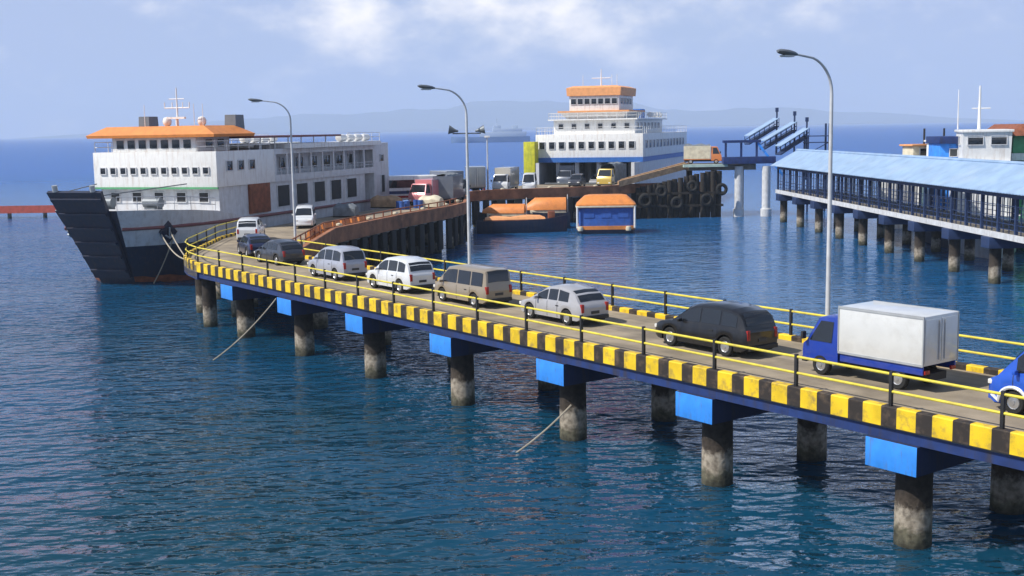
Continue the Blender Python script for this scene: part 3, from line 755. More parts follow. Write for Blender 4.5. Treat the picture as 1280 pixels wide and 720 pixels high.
def place(px, n=3.65): q = on_road(px, n); return (q.x, q.y)
truck('small blue truck with a plain white cargo box, ahead of the blue minibus', place(1096), ANG, bluep, car_paint('white_box_sheet', (0.70, 0.71, 0.70), 0.2), L_=4.7, boxH=2.4, group=QG)
car('suv_car', 'black SUV driving between the silver hatchback and the box truck', 'car', place(893), ANG, 4.75, 1.85, 1.78, 'suv', blackp, group=QG, wheel_r=0.36)
car('hatchback_car', 'silver hatchback between the beige minivan and the black SUV', 'car', place(704), ANG, 4.3, 1.74, 1.6, 'hatch', silver, group=QG)
car('minivan', 'beige minivan with dark windows in front of the middle street lamp', 'car', place(590), ANG, 4.5, 1.72, 1.82, 'van', beige, group=QG)
car('suv_car', 'white SUV directly ahead of the beige minivan', 'car', place(500), ANG, 4.5, 1.76, 1.78, 'suv', whitep, group=QG, wheel_r=0.35)
car('minivan', 'pale silver minivan directly ahead of the white SUV', 'car', place(421), ANG, 4.4, 1.72, 1.85, 'mpv', lav, group=QG)
car('hatchback_car', 'dark graphite car at the bend, nearest the lagoon side', 'car', place(349, 4.6), ANG, 4.3, 1.74, 1.55, 'hatch', grap, group=QG)
car('hatchback_car', 'dark blue car at the bend beside the graphite car', 'car', (-17.6, 82.0), ANG - R(12), 4.2, 1.72, 1.5, 'hatch', darkblue, group=QG)
NA = R(95)
car('suv_car', 'white SUV beyond the bend ahead of the dark blue car', 'car', (-20.3, 93.5), NA, 4.6, 1.8, 1.85, 'suv', whitep, group=QG)
car('minivan', 'white minivan facing the camera beside the left ferry', 'car', (-18.2, 106), NA - PI, 4.4, 1.75, 1.9, 'mpv', whitep, group=QG)
qq = on_road(1345, 3.4)
car('minibus', 'bright blue minibus with white roof and white wheel-arch stripe at right edge', 'minibus', (qq.x, qq.y), ANG, 4.4, 1.75, 2.2, 'van', bluem, group=QG, roof_paint=whitep, stripe=whitep)

# ------------------------------------------------------------------ ferry helpers
HD = Vector((-0.32, -0.948)).normalized(); FANG = math.atan2(HD.y, HD.x)
def pane_x(parent, x, y, z, wd, ht, m='glass', name='window', th=0.05):     # pane on a face looking forward
    mb = MB(); mb.box(x, x + th, y - wd / 2, y + wd / 2, z - ht / 2, z + ht / 2, None, 0.01); o = mb.build(name, M[m], parent)
    mb = MB(); f = 0.07; a, b = x + 0.001, x + th + 0.06
    for q in ((y - wd / 2 - f, y - wd / 2 - .002, z - ht / 2 - f, z + ht / 2 + f), (y + wd / 2 + .002, y + wd / 2 + f, z - ht / 2 - f, z + ht / 2 + f),
              (y - wd / 2, y + wd / 2, z - ht / 2 - f, z - ht / 2 - .002), (y - wd / 2, y + wd / 2, z + ht / 2 + .002, z + ht / 2 + f)):
        mb.box(a, b, q[0], q[1], q[2], q[3])
    if parent.parent is None: mb.build('frame', M['greywhite'], o)
    else: mb.bm.free()
    return o
def pane_y(parent, x, y, z, wd, ht, m='glass', name='window', th=0.05):     # pane on a side face (y sign gives the side)
    s = 1 if y > 0 else -1
    mb = MB(); mb.box(x - wd / 2, x + wd / 2, min(y, y + s * th), max(y, y + s * th), z - ht / 2, z + ht / 2, None, 0.01); o = mb.build(name, M[m], parent)
    mb = MB(); f = 0.07; a, b = sorted((y + s * .001, y + s * (th + .06)))
    for q in ((x - wd / 2 - f, x - wd / 2 - .002, z - ht / 2 - f, z + ht / 2 + f), (x + wd / 2 + .002, x + wd / 2 + f, z - ht / 2 - f, z + ht / 2 + f),
              (x - wd / 2, x + wd / 2, z - ht / 2 - f, z - ht / 2 - .002), (x - wd / 2, x + wd / 2, z + ht / 2 + .002, z + ht / 2 + f)):
        mb.box(q[0], q[1], a, b, q[2], q[3])
    if parent.parent is None: mb.build('frame', M['greywhite'], o)
    else: mb.bm.free()
    return o
def rail_part(parent, pts, h, name='railing', m='white', step=1.6, r=0.035, bars=(0.5, 1.0)):
    mb = MB()
    for f in bars: mb.tube([(p[0], p[1], p[2] + h * f) for p in pts], r, 6)
    for a, b in zip(pts[:-1], pts[1:]):
        a = Vector(a); b = Vector(b); n = max(1, int((b - a).length / step))
        for i in range(n + 1):
            p = a.lerp(b, i / n); mb.tube([p, p + Vector((0, 0, h))], r, 6)
    return mb.build(name, M[m], parent)

# ------------------------------------------------------------------ left ferry
f1 = thing('ferry', 'white car ferry with orange wheelhouse roof and dark raised bow ramp at left', 'ferry', (-31.4, 106.4, 0), FANG, 'moored car ferries')
def hull_ring(x, b0, b1, ztop, rake, z0=-1.0):
    pts = []
    for z_, k in ((z0, 0.92), (0.0, 1.0), (1.5, 1.0), (3.1, 1.0), (ztop, 1.0)):
        u = max(0, z_) / ztop; bb = b0 + (b1 - b0) * u; pts.append((x + rake * u, bb * k, z_))
    return pts + [(p[0], -p[1], p[2]) for p in reversed(pts)]
st = [(-36, 6.0, 6.2, 4.6, 0), (-30, 6.3, 6.45, 4.6, 0), (-4, 6.3, 6.45, 4.8, 0), (0, 6.1, 6.4, 5.6, 0.2), (2.5, 4.8, 6.0, 5.9, 1.0), (4.6, 3.3, 5.0, 6.1, 2.2), (6.0, 1.7, 3.0, 6.2, 3.6)]
rings = [hull_ring(*s) for s in st]
mb = MB(); mb.loft(rings)
for f in mb.bm.faces:
    c = f.calc_center_median()
    f.material_index = 2 if c.z < 0.75 and abs(f.normal.z) < .9 and False else (1 if c.z < 2.9 else 0)
hl1 = mb.build('hull', [M['greywhite'], M['navy_hull'], M['rust']], f1, angle=30)
# boot topping, rust red just above the water
mb = MB()
rr = [[(x + rk * z_ / zt, s * ((b0 + (b1 - b0) * z_ / zt) + 0.03), z_) for s in (1,) for z_ in (-0.3, 0.45)] for x, b0, b1, zt, rk in st]
mb.loft(rr, caps=False, closed=False)
rr = [[(p[0], -p[1], p[2]) for p in q] for q in rr]; mb.loft(rr, caps=False, closed=False)
mb.build('boot_topping', M['rust'], f1)
# rubbing strake
mb = MB()
for s in (1, -1): mb.tube([(x + rk * 4.6 / zt, s * (b0 + (b1 - b0) * 4.6 / zt + 0.08), 4.62) for x, b0, b1, zt, rk in st], 0.14, 8)
mb.build('rubbing_strake', M['dark_red'], f1)
# bow ramp: raised, raked, ribbed dark plate
mb = MB()
def ramp_pt(u, y, off): # u 0 bottom..1 top
    z_ = 0.5 + 7.4 * u; return Vector((6.05 + 3.6 * z_ / 6.2 + off * 0.86, y, z_ - off * 0.5))
for y in (0,):
    a = [ramp_pt(0, -1.75, 0.05), ramp_pt(0, 1.75, 0.05), ramp_pt(1, 2.6, 0.05), ramp_pt(1, -2.6, 0.05)]
    b = [ramp_pt(0, -1.75, 0.35), ramp_pt(0, 1.75, 0.35), ramp_pt(1, 2.6, 0.35), ramp_pt(1, -2.6, 0.35)]
    mb.loft([a, b])
rmp = mb.build('bow_ramp', M['navy_hull'], f1)
for i in range(6):
    u = 0.08 + i * 0.165; mb = MB(); hw_ = 1.75 + 0.85 * u
    a = [ramp_pt(u, -hw_ + .1, 0.34), ramp_pt(u, hw_ - .1, 0.34), ramp_pt(u + .03, hw_ - .1, 0.34), ramp_pt(u + .03, -hw_ + .1, 0.34)]
    b = [ramp_pt(u, -hw_ + .1, 0.5), ramp_pt(u, hw_ - .1, 0.5), ramp_pt(u + .03, hw_ - .1, 0.5), ramp_pt(u + .03, -hw_ + .1, 0.5)]
    mb.loft([a, b]); mb.build('stiffener', M['navy_hull'], rmp)
for s in (-1, 1):
    mb = MB(); mb.tube([ramp_pt(1, s * 1.8, 0.2), ramp_pt(1, s * 1.8, 0.2) + Vector((0.1, 0, 0.5))], 0.22, 8); mb.build('hinge_lug', M['grey_metal'], rmp)
for s in (-1, 1):
    mb = MB(); mb.tube([ramp_pt(0.95, s * 2.4, 0.1), (2.0, s * 4.6, 8.0)], 0.05, 6); mb.build('ramp_cable', M['lamp_dark'], f1)
# anchor: diamond bolster plate with anchor on the port bow
for s in (1, -1):
    mb = MB(); c = Vector((5.4, s * 4.78, 4.2)); u = Vector((0.93, -s * 0.364, 0.0)).normalized(); v = Vector((0.28, s * 0.24, 1)).normalized(); n = u.cross(v).normalized() * (1 if s < 0 else -1)
    if n.y * s < 0: n = -n
    c += n * 0.1
    rg = lambda o, k: [c + n * o + u * (0.85 * k), c + n * o + v * (1.05 * k), c + n * o - u * (0.85 * k), c + n * o - v * (1.05 * k)]
    mb.loft([rg(-0.2, 1), rg(0.06, 1), rg(0.1, 0.9)]); an = mb.build('anchor_plate', M['navy_hull'], f1)
    mb = MB(); mb.tube([c + n * .2 + v * 0.5, c + n * .2 - v * 0.45], 0.07, 8); mb.tube([c + n * .2 - v * .2 + u * .4, c + n * .22 - v * .45, c + n * .2 - v * .2 - u * .4], 0.08, 8); mb.build('anchor', M['grey_metal'], an)
# foredeck bulwark rail and winch
rail_part(f1, [(0.4, 6.3, 5.6), (3.5, 5.9, 5.9), (6.8, 4.9, 6.1), (9.4, 2.9, 6.2)], 1.1, m='greywhite')
rail_part(f1, [(0.4, -6.3, 5.6), (3.5, -5.9, 5.9), (6.8, -4.9, 6.1), (9.4, -2.9, 6.2)], 1.1, m='greywhite')
for s in (-1, 1):
    mb = MB(); mb.box(3.2, 4.4, s * 2.4 - 0.5, s * 2.4 + 0.5, 5.5, 6.1); mb.cyl((3.8, s * 2.4 - 0.8, 6.5), (3.8, s * 2.4 + 0.8, 6.5), 0.45, 14); mb.build('winch', M['lamp_dark'], f1)
# lower house behind the foredeck (recess), passenger block, bridge
mb = MB(); mb.box(-30, -0.6, -6.1, 6.1, 4.6, 7.6); mb.build('lower_house', M['greywhite'], f1)
mb = MB(); mb.box(-10.0, 0, -6.35, 6.35, 7.603, 10.7, None, 0.03); mb.build('passenger_deck', M['white'], f1)
mb = MB(); mb.box(-31.997, -10.003, -6.35, 6.35, 7.603, 7.75); mb.build('deck_plate', M['greywhite'], f1)
mb = MB(); mb.box(-31.99, -10.003, -4.6, 4.6, 7.753, 10.17); mb.build('saloon_wall', M['greywhite'], f1)
for s in (1, -1):
    ya, yb = sorted((s * 6.2, s * 6.35))
    mb = MB()
    mb.box(-31.99, -10.003, ya, yb, 7.753, 8.25); mb.box(-31.99, -10.003, ya, yb, 10.2, 10.7)
    for i in range(10):
        x = -10.003 - i * (21.9 / 9) + (0.0 if i == 0 else 0.15); mb.box(x - 0.3, x, ya, yb, 8.25, 10.2)
    mb.build('side_frame', M['greywhite'], f1)
    for i in range(7): pane_y(f1, -11.8 - i * 3.0, s * 4.603, 9.2, 1.6, 1.1)
mb = MB(); mb.box(-31.99, -10.003, -6.19, 6.19, 10.203, 10.69); mb.build('deckhead', M['greywhite'], f1)
for i in range(11): pane_x(f1, 0.003, -5.3 + i * 1.06, 9.05, 0.52, 0.52)
mb = MB(); mb.box(-0.1, 0.06, -6.4, 6.4, 7.45, 7.6); mb.build('green_trim', M['green'], f1)
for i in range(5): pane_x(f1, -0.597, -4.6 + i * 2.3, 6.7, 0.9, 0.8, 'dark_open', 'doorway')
mb = MB(); mb.box(-5.6, -0.12, -4.3, 4.3, 10.703, 11.95, None, 0.04); br = mb.build('wheelhouse', M['white'], f1)
for i in range(7): pane_x(br, -0.117, -3.45 + i * 1.15, 11.38, 0.72, 0.72)
for i in range(2):
    for s in (1, -1): pane_y(br, -2.2 - i * 1.9, s * 4.303, 11.38, 1.0, 0.7)
for s in (1, -1): rail_part(f1, [(-9.5, s * 6.2, 10.7), (-0.15, s * 6.2, 10.7), (-0.15, s * 4.4, 10.7)], 0.9, m='white')
# orange hipped roof
mb = MB()
def rect(x0, x1, y, z_): return [(x0, -y, z_), (x1, -y, z_), (x1, y, z_), (x0, y, z_)]
mb.loft([rect(-6.2, 0.45, 6.5, 11.953), rect(-6.3, 0.5, 6.6, 12.2), rect(-5.4, -0.4, 5.0, 12.95)]); mb.build('roof', M['orange'], f1, angle=20)
mb = MB(); mb.box(-24, -6.35, -6.4, 6.4, 11.75, 11.95); mb.build('sun_deck_roof', M['dark_red'], f1)
for s in (1, -1):
    for i in range(6):
        mb = MB(); mb.cyl((-8.0 - i * 2.6, s * 6.1, 10.703), (-8.0 - i * 2.6, s * 6.1, 11.748), 0.06, 8); mb.build('roof_post', M['white'], f1)
# funnels, mast, antennas
for s in (1, -1):
    mb = MB(); mb.loft([rect(-6.9, -5.3, 0.6, 11.96), rect(-6.8, -5.4, 0.55, 13.9)]); fn = mb.build('funnel', M['lamp_dark'], f1); fn.location = (0, s * 4.6, 0)
mb = MB(); mb.cyl((-4, 0, 12.9), (-4, 0, 16.4), 0.11, 10, 0.05); mb.tube([(-4, -1.3, 14.6), (-4, 1.3, 14.6)], 0.05); mb.tube([(-4, -0.8, 15.4), (-4, 0.8, 15.4)], 0.04)
for y in (-1.3, -0.5, 0.6, 1.3): mb.tube([(-4, y, 14.6), (-4, y, 15.1)], 0.05)
mb.build('mast', M['white'], f1)
mb = MB(); mb.box(-4.0, -3.7, -0.9, 0.9, 13.6, 13.78); mb.cyl((-3.85, 0, 12.9), (-3.85, 0, 13.6), 0.1); mb.build('radar', M['white'], f1)
for y in (-2.8, 2.4, 3.3):
    mb = MB(); mb.tube([(-3, y, 12.8), (-3, y, 14.9)], 0.03); mb.build('antenna', M['white'], f1)
for y in (-1.8, 1.9):
    mb = MB(); mb.lathe([(0.02, 0.9), (0.3, 0.8), (0.42, 0.5), (0.35, 0.2), (0.15, 0)], 14, Matrix.Translation((-5, y, 12.93))); mb.build('radome', M['white'], f1)
# port and starboard sides: openings on two decks, side ramp, stern house
for s in (1, -1):
    rail_part(f1, [(-31.6, s * 6.28, 8.25), (-10.4, s * 6.28, 8.25)], 0.6, m='greywhite', step=0.9)
    for i in range(3): pane_y(f1, -2 - i * 1.9, s * 6.353, 9.4, 0.9, 0.8)
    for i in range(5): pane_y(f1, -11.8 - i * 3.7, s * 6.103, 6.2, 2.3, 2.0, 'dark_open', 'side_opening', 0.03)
    mb = MB(); mb.box(-9.0, -5.4, s * 6.2 - 0.14, s * 6.2 + 0.14, 4.9, 9.4, None, 0.03); mb.build('side_door', M['rust'], f1)
    # canopy deck aft with life rafts
    mb = MB(); mb.box(-32.4, -12, min(s * 3.0, s * 7.1), max(s * 3.0, s * 7.1), 10.703, 11.15); mb.build('boat_deck', M['white'], f1)
    rail_part(f1, [(-32.2, s * 7.0, 11.15), (-24.3, s * 7.0, 11.15)], 0.9)
    for i in range(4):
        mb = MB(); mb.lathe([(0.1, -0.75), (0.36, -0.7), (0.4, 0), (0.36, 0.7), (0.1, 0.75)], 12, Matrix.Translation((-25.2 - i * 1.9, s * 5.8, 11.55)) @ Matrix.Rotation(PI / 2, 4, 'Y')); mb.build('life_raft', M['white'], f1)
    mb = MB(); mb.box(-36, -32.03, min(s * 2.6, s * 6.3), max(s * 2.6, s * 6.3), 4.6, 10.9, None, 0.04); mb.build('stern_house', M['greywhite'], f1)
    pane_y(f1, -34.2, s * 6.303, 6.3, 0.9, 1.9, 'dark_open', 'doorway'); pane_y(f1, -34.0, s * 6.303, 9.2, 0.9, 0.7)

# ------------------------------------------------------------------ middle ferry
f2 = thing('ferry', 'white multi-deck ferry with orange-topped bridge and open car deck at centre', 'ferry', (11.9, 182.0, 0), FANG, 'moored car ferries')
B = 8.35
for s in (1, -1):
    mb = MB()
    rr = []
    for x, b in ((-42, 7.6), (-38, 8.2), (-6, 8.35), (0, 8.2), (2.5, 7.6)):
        rr.append([(x, s * b * 0.96, -1), (x, s * b, 0.5), (x, s * b, 7.0), (x, s * (b - 0.5), 7.0), (x, s * (b - 0.5), -1)])
    mb.loft(rr); mb.build('hull_side', M['greywhite'], f2)
mb = MB(); mb.box(-41, 2.3, -7.55, 7.55, -1, 3.3); mb.build('car_deck', M['navy_hull'], f2)
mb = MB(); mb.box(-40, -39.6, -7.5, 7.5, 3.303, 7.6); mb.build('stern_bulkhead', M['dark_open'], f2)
mb = MB(); mb.box(-40, 0.25, -B - 0.05, B + 0.05, 7.003, 7.7); mb.build('blue_band', M['ship_blue'], f2)
for y in (-5.2, -2.2, 1.2, 4.4):
    for x in (-1.5, -9, -18):
        mb = MB(); mb.box(x - 0.3, x + 0.3, y - 0.3, y + 0.3, 3.303, 7.0); mb.build('pillar', M['greywhite'], f2)
mb = MB(); mb.box(-36, -0, -B, B, 7.703, 11.2, None, 0.05); mb.build('passenger_deck', M['white'], f2)
for i in range(10): pane_x(f2, 0.003, -7.3 + i * 1.55, 9.55, 0.85, 1.0)
for i in range(12):
    for s in (1, -1): pane_y(f2, -2.2 - i * 2.7, s * (B + 0.003), 9.6, 1.3, 1.1)
rail_part(f2, [(-36, B - .1, 11.2), (-0.15, B - .1, 11.2), (-0.15, -B + .1, 11.2), (-36, -B + .1, 11.2)], 1.05, m='white', step=1.4)
mb = MB(); mb.box(-24, -3.2, -6.4, 6.4, 11.203, 13.3, None, 0.04); mb.build('upper_house', M['white'], f2)
for i in range(6): pane_x(f2, -3.197, -5.2 + i * 2.08, 12.4, 0.7, 0.7)
for i in range(7):
    for s in (1, -1): pane_y(f2, -5 - i * 2.6, s * 6.403, 12.4, 1.0, 0.8)
mb = MB(); mb.box(-25, -2.2, -7.0, 7.0, 13.303, 13.5); mb.build('boat_deck', M['white'], f2)
rail_part(f2, [(-25, 6.9, 13.5), (-2.3, 6.9, 13.5), (-2.3, -6.9, 13.5), (-25, -6.9, 13.5)], 0.9, m='white', step=1.4)
mb = MB(); mb.loft([rect(-14, -3.8, 4.4, 13.503), rect(-14, -3.0, 5.3, 14.5)]); mb.build('bridge_base', M['white'], f2)
mb = MB(); mb.box(-14.2, -2.7, -5.6, 5.6, 14.503, 14.75); mb.build('bridge_wing', M['pale_orange'], f2)
mb = MB(); mb.box(-13, -3.4, -3.9, 3.9, 14.753, 17.0, None, 0.04); mb.build('wheelhouse', M['white'], f2)
for i in range(7): pane_x(f2, -3.397, -3.2 + i * 1.07, 16.15, 0.8, 0.8)
for i in range(4):
    for s in (1, -1): pane_y(f2, -4.8 - i * 2.0, s * 3.903, 16.15, 1.2, 0.8)
mb = MB(); mb.loft([rect(-13.6, -3.1, 4.2, 17.003), rect(-13.6, -3.1, 4.3, 18.2), rect(-12.6, -3.8, 3.4, 18.5)]); mb.build('roof', M['pale_orange'], f2, angle=20)
mb = MB(); mb.cyl((-8, 0, 18.5), (-8, 0, 21.2), 0.14, 10, 0.06); mb.tube([(-8, -1.5, 19.8), (-8, 1.5, 19.8)], 0.06); mb.build('mast', M['white'], f2)
for y in (-2.4, 2.2, 3.0):
    mb = MB(); mb.tube([(-6, y, 18.4), (-6, y, 20.2)], 0.04); mb.build('antenna', M['white'], f2)
mb = MB(); mb.box(-30, -26.5, -2.2, 2.2, 11.203, 15.2, None, 0.2); mb.build('funnel', M['ship_blue'], f2)
for s in (1, -1):
    for i in range(4):
        mb = MB(); mb.lathe([(0.1, -0.9), (0.42, -0.8), (0.46, 0), (0.42, 0.8), (0.1, 0.9)], 12, Matrix.Translation((-16.5 - i * 2.3, s * 6.0, 14.1)) @ Matrix.Rotation(PI / 2, 4, 'Y')); mb.build('life_raft', M['white'], f2)
    # yellow-green hydraulic bow posts
    mb = MB(); mb.box(0.7, 2.6, s * 8.6 - 0.9, s * 8.6 + 0.9, 2.9, 10.2, None, 0.08)
    if s < 0: mb.build('ramp_tower', M['yellowgreen'], f2)
    else: mb.bm.free()
mb = MB(); mb.loft([[(2.35, -5.5, 3.0), (2.35, 5.5, 3.0), (2.35, 5.5, 3.3), (2.35, -5.5, 3.3)], [(5.8, -5.2, 4.0), (5.8, 5.2, 4.0), (5.8, 5.2, 4.2), (5.8, -5.2, 4.2)]]); mb.build('bow_ramp', M['lamp_dark'], f2)

# ------------------------------------------------------------------ traffic on the wharf
WG = 'vehicles waiting on the wharf'
def bus(label, pos, rz, L_=9.5, W_=2.4, H_=3.1, z=DK + 0.004):
    t = thing('bus', label, 'bus', (pos[0], pos[1], z), rz, WG); hl = L_ / 2
    mb = MB(); mb.box(-hl, hl, -W_ / 2, W_ / 2, 0.35, H_, None, 0.14); mb.build('body', M['white'], t)
    for s in (1, -1):
        mb = MB(); mb.box(-hl + 0.3, hl - 0.6, s * (W_ / 2 + 0.002) - 0.01, s * (W_ / 2 + 0.002) + 0.01, 1.75, 2.65); mb.build('window', M['glass'], t)
        mb = MB(); mb.box(-hl + 0.15, hl - 0.2, s * (W_ / 2 + 0.002) - 0.01, s * (W_ / 2 + 0.002) + 0.01, 1.05, 1.4); mb.build('stripe', M['girder'], t)
        mb = MB(); mb.box(-hl + 0.15, hl - 0.2, s * (W_ / 2 + 0.002) - 0.01, s * (W_ / 2 + 0.002) + 0.01, 0.6, 0.85); mb.build('stripe', M['red_lens'], t)
    mb = MB(); mb.box(hl - 0.01, hl + 0.015, -W_ / 2 + .15, W_ / 2 - .15, 1.5, 2.7); mb.build('windscreen', M['glass'], t)
    for c in (hl - 2, -hl + 2.2):
        for s in (1, -1): make_wheel(t, c, s * (W_ / 2 - 0.13), 0.48, 0.28)
    return t
pinkp = car_paint('faded_red_truck_paint', (0.62, 0.22, 0.24)); steel = car_paint('blue_grey_truck_paint', (0.13, 0.15, 0.19)); dgreen = car_paint('grey_green_truck_paint', (0.10, 0.13, 0.13)); orangep = car_paint('orange_truck_paint', (0.7, 0.22, 0.05)); ylw = car_paint('yellow_truck_paint', (0.6, 0.42, 0.08))
bus('white bus with dark blue and red stripes on the wharf behind the left ferry', (-12.8, 140), R(15), L_=8.6)
truck('faded red truck with pinkish box beside the striped bus', (-8.9, 134.5), R(-118), pinkp, pinkp, L_=6, W_=2.2, cabH=2.5, boxH=2.9, group=WG, cat='truck', wr=.42)
truck('dark truck with slate box between the faded red truck and the grey-green truck', (-7.3, 145), R(-60), dgreen, car_paint('slate_box_sheet', (0.16, 0.17, 0.20)), L_=6, W_=2.2, cabH=2.5, boxH=3.4, group=WG, wr=.42)
truck('blue-grey open truck with tarpaulin beside the middle lamp post', (-6.9, 137), R(80), steel, steel, L_=6.6, W_=2.3, cabH=2.6, boxH=3.2, group=WG, openbed=True, name='cargo_truck', wr=.45)
truck('grey-green box truck nearest the white van at the wharf edge', (-4.6, 158), R(95), dgreen, car_paint('dull_grey_box_sheet', (0.2, 0.22, 0.23)), L_=6.6, W_=2.3, cabH=2.6, boxH=3.5, group=WG, wr=.48)
truck('cream box truck right of the grey-green truck', (-0.6, 160.5), R(-105), whitep, car_paint('cream_box_sheet', (0.5, 0.47, 0.4)), L_=6, W_=2.1, cabH=2.4, boxH=3.2, group=WG, wr=.42)
car('minivan', 'white van beside the yellow-green tower of the middle ferry', 'van', (2.6, 161), R(-95), 4.8, 1.85, 2.4, 'van', whitep, group=WG)
car('suv_car', 'grey SUV rolling off the open bow of the middle ferry', 'car', (9.5, 171), R(-105), 4.6, 1.8, 1.8, 'suv', grap, group=WG)
truck('yellow cab truck waiting before the open car deck of the middle ferry', (14.2, 168.5), R(-115), ylw, M['tarp'], L_=6.2, W_=2.2, cabH=2.6, boxH=3.1, group=WG, openbed=True, name='cargo_truck', wr=.45)
truck('dark truck parked inside the open car deck of the middle ferry', (9.2, 186), FANG, steel, steel, L_=6.5, W_=2.3, cabH=2.5, boxH=3.2, z=3.304, group=WG, wr=.45)
car('minivan', 'silver minivan inside the car deck of the middle ferry', 'car', (13.4, 184.4), FANG, 4.4, 1.75, 1.85, 'mpv', silver, z=3.304, group=WG)
# rusty railing along the wharf edge
railing('railing', 'brown rusted railing along the lagoon edge of the wharf', list(reversed(W_IN[0:5])), DK, (0.5, 1.0), 2.2, 1.05, 0.9, post_mat='rust', rail_mat='brownrust', rr=0.06)
# barriers and drums at the wharf corner
b0 = MB(); b0.loft([[(-.75, -.25, 0), (.75, -.25, 0), (.75, .25, 0), (-.75, .25, 0)], [(-.75, -.2, .3), (.75, -.2, .3), (.75, .2, .3), (-.75, .2, .3)], [(-.7, -.09, .9), (.7, -.09, .9), (.7, .09, .9), (-.7, .09, .9)]])
bo = b0.build('traffic_barrier', M['orange']); tag(bo, 'orange plastic barrier in the row along the wharf edge beside the white minivan', 'barrier', 'orange barriers on the wharf')
bo.location = (-15.4, 92.0, DK + .004); bo.rotation_euler = (0, 0, R(88))
for i in range(1, 9):
    o = part_copy(bo, None); o.location = (-15.4 + (.05 * i if i < 4 else .2 + .5 * (i - 4)), 92.0 + 1.75 * i, DK + .004); o.rotation_euler = (0, 0, R(88 - (i > 3) * 14 + random.uniform(-6, 6)))
dr0 = MB(); dr0.lathe([(.28, 0), (.29, .02), (.28, .28), (.295, .3), (.28, .32), (.28, .58), (.295, .6), (.28, .62), (.29, .88), (.26, .87)], 16)
do = dr0.build('oil_drum', M['boat_blue']); tag(do, 'blue oil drum standing on the wharf before the striped bus', 'drum', 'blue drums on the wharf')
for i, (x, y) in enumerate(((-11.5, 127), (-11.0, 127.6), (-11.9, 127.7), (-10.2, 129.5), (-9.7, 129.1))):
    o = do if i == 0 else part_copy(do, None); o.location = (x, y, DK + .004)
for x, y, w_, lab, mt in ((-13.5, 131, 3.2, 'sandy tarpaulin-covered cargo stack beside the striped bus', 'sand'), (-8.6, 129.8, 2.4, 'cream cargo stack near the wharf edge by the faded red truck', 'cream'), (-16.2, 118, 2.2, 'grey tarpaulin-covered cargo stack beside the left ferry, behind the white minivan', 'tarp')):
    t = thing('cargo_stack', lab, 'cargo', (x, y, DK + .004), R(random.uniform(-20, 20)))
    mb = MB(); rr = []
    for i in range(7):
        u = i / 6; hh = 1.2 + .07 * math.sin(i * 1.9); k = .86 if i in (0, 6) else 1
        rr.append([((u - .5) * w_, y_ * k, z_ * k) for y_, z_ in ((-.9, .13), (-.88, hh * .75), (-.6, hh), (0, hh + .12), (.6, hh), (.88, hh * .75), (.9, .13))])
    mb.loft(rr); mb.build('cover', M[mt], t)
    mb = MB(); mb.box(-w_ * .5, w_ * .5, -.85, .85, 0, .127); mb.build('pallet', M['timber'], t)
# mast on the wharf
t = thing('light_mast', 'thin white light mast standing on the wharf right of the middle lamp', 'light mast', (-2.9, 157.0, DK))
mb = MB(); mb.cyl((0, 0, 0), (0, 0, 7.2), 0.14, 10, 0.09); mb.build('pole', M['pole'], t); mb = MB(); mb.box(-0.35, 0.35, -0.2, 0.2, 7.2, 7.45, None, 0.04); mb.build('floodlight', M['white'], t)

# ------------------------------------------------------------------ small boats in the lagoon
def boat_hull(mb, L_, Bm, D_, draft=0.5):
    rings = []
    for u in (-1, -.9, -.6, 0, .5, .8, .95, 1):
        x = u * L_ / 2; b = Bm / 2 * (1 - max(0, u - 0.1) ** 2 * 1.15) * (0.9 if u <= -.9 else 1); b = max(b, 0.06)
        zt = D_ + 0.5 * max(0, u) ** 2
        h = [(0, -draft), (b * .6, -draft), (b * .9, 0), (b, zt), (b * .9, zt), (b * .86, zt - .15), (0, zt - .15)]
        rings.append([(x, y, z_) for y, z_ in h] + [(x, -y, z_) for y, z_ in reversed(h[1:-1])])
    mb.loft(rings)
def small_boat(label, pos, rz, L_, Bm, D_, cabm, canopy_h, grp):
    t = thing('workboat', label, 'boat', (pos[0], pos[1], 0), rz, grp)
    mb = MB(); boat_hull(mb, L_, Bm, D_); mb.build('hull', M['navy_hull'], t)
    mb = MB(); x0, x1 = -L_ * .42, L_ * .3
    mb.box(x0, x1, -Bm * .40, Bm * .40, D_ - .14, D_ + .35, None, .05); mb.build('coaming', M['cream'], t)
    mb = MB(); rr = []
    for i in range(9):
        a = PI * i / 8; rr.append((math.cos(a) * Bm * .43, D_ + .352 + math.sin(a) * canopy_h))
    mb.loft([[(x, y, z_) for y, z_ in rr] for x in (x0, x0 + .25 * L_, x1 - .1 * L_)] + [[(x1 + .1 * L_, y * .6, D_ + .352 + (z_ - D_ - .352) * .35) for y, z_ in rr]]); mb.build('canopy', cabm, t)
    mb = MB(); mb.tube([(x0 - .2, 0, D_), (x0 - .2, 0, D_ + 2.2)], .05); mb.build('mast', M['white'], t)
    return t
BG = 'small boats tied to the wharf'
small_boat('navy-hulled boat with reddish orange canopy, left of the two by the wharf', (-0.9, 147.9), R(172), 6.4, 2.6, 1.6, M['orange'], 1.1, BG)
small_boat('navy-hulled boat with bright orange canopy nearest the blue pontoon boat', (4.3, 149.7), R(178), 6.2, 2.7, 1.8, M['orange'], 1.5, BG)
t = thing('barge', 'long low navy barge with orange cargo lying before the two orange-canopied boats', 'barge', (1.3, 144.5, 0), R(3), BG)
mb = MB(); boat_hull(mb, 11.0, 2.4, 1.3); mb.build('hull', M['navy_hull'], t)
mb = MB(); mb.box(-4.6, 3.0, -.9, .9, 1.16, 1.4, None, .04); mb.build('hatch_coaming', M['rust'], t)
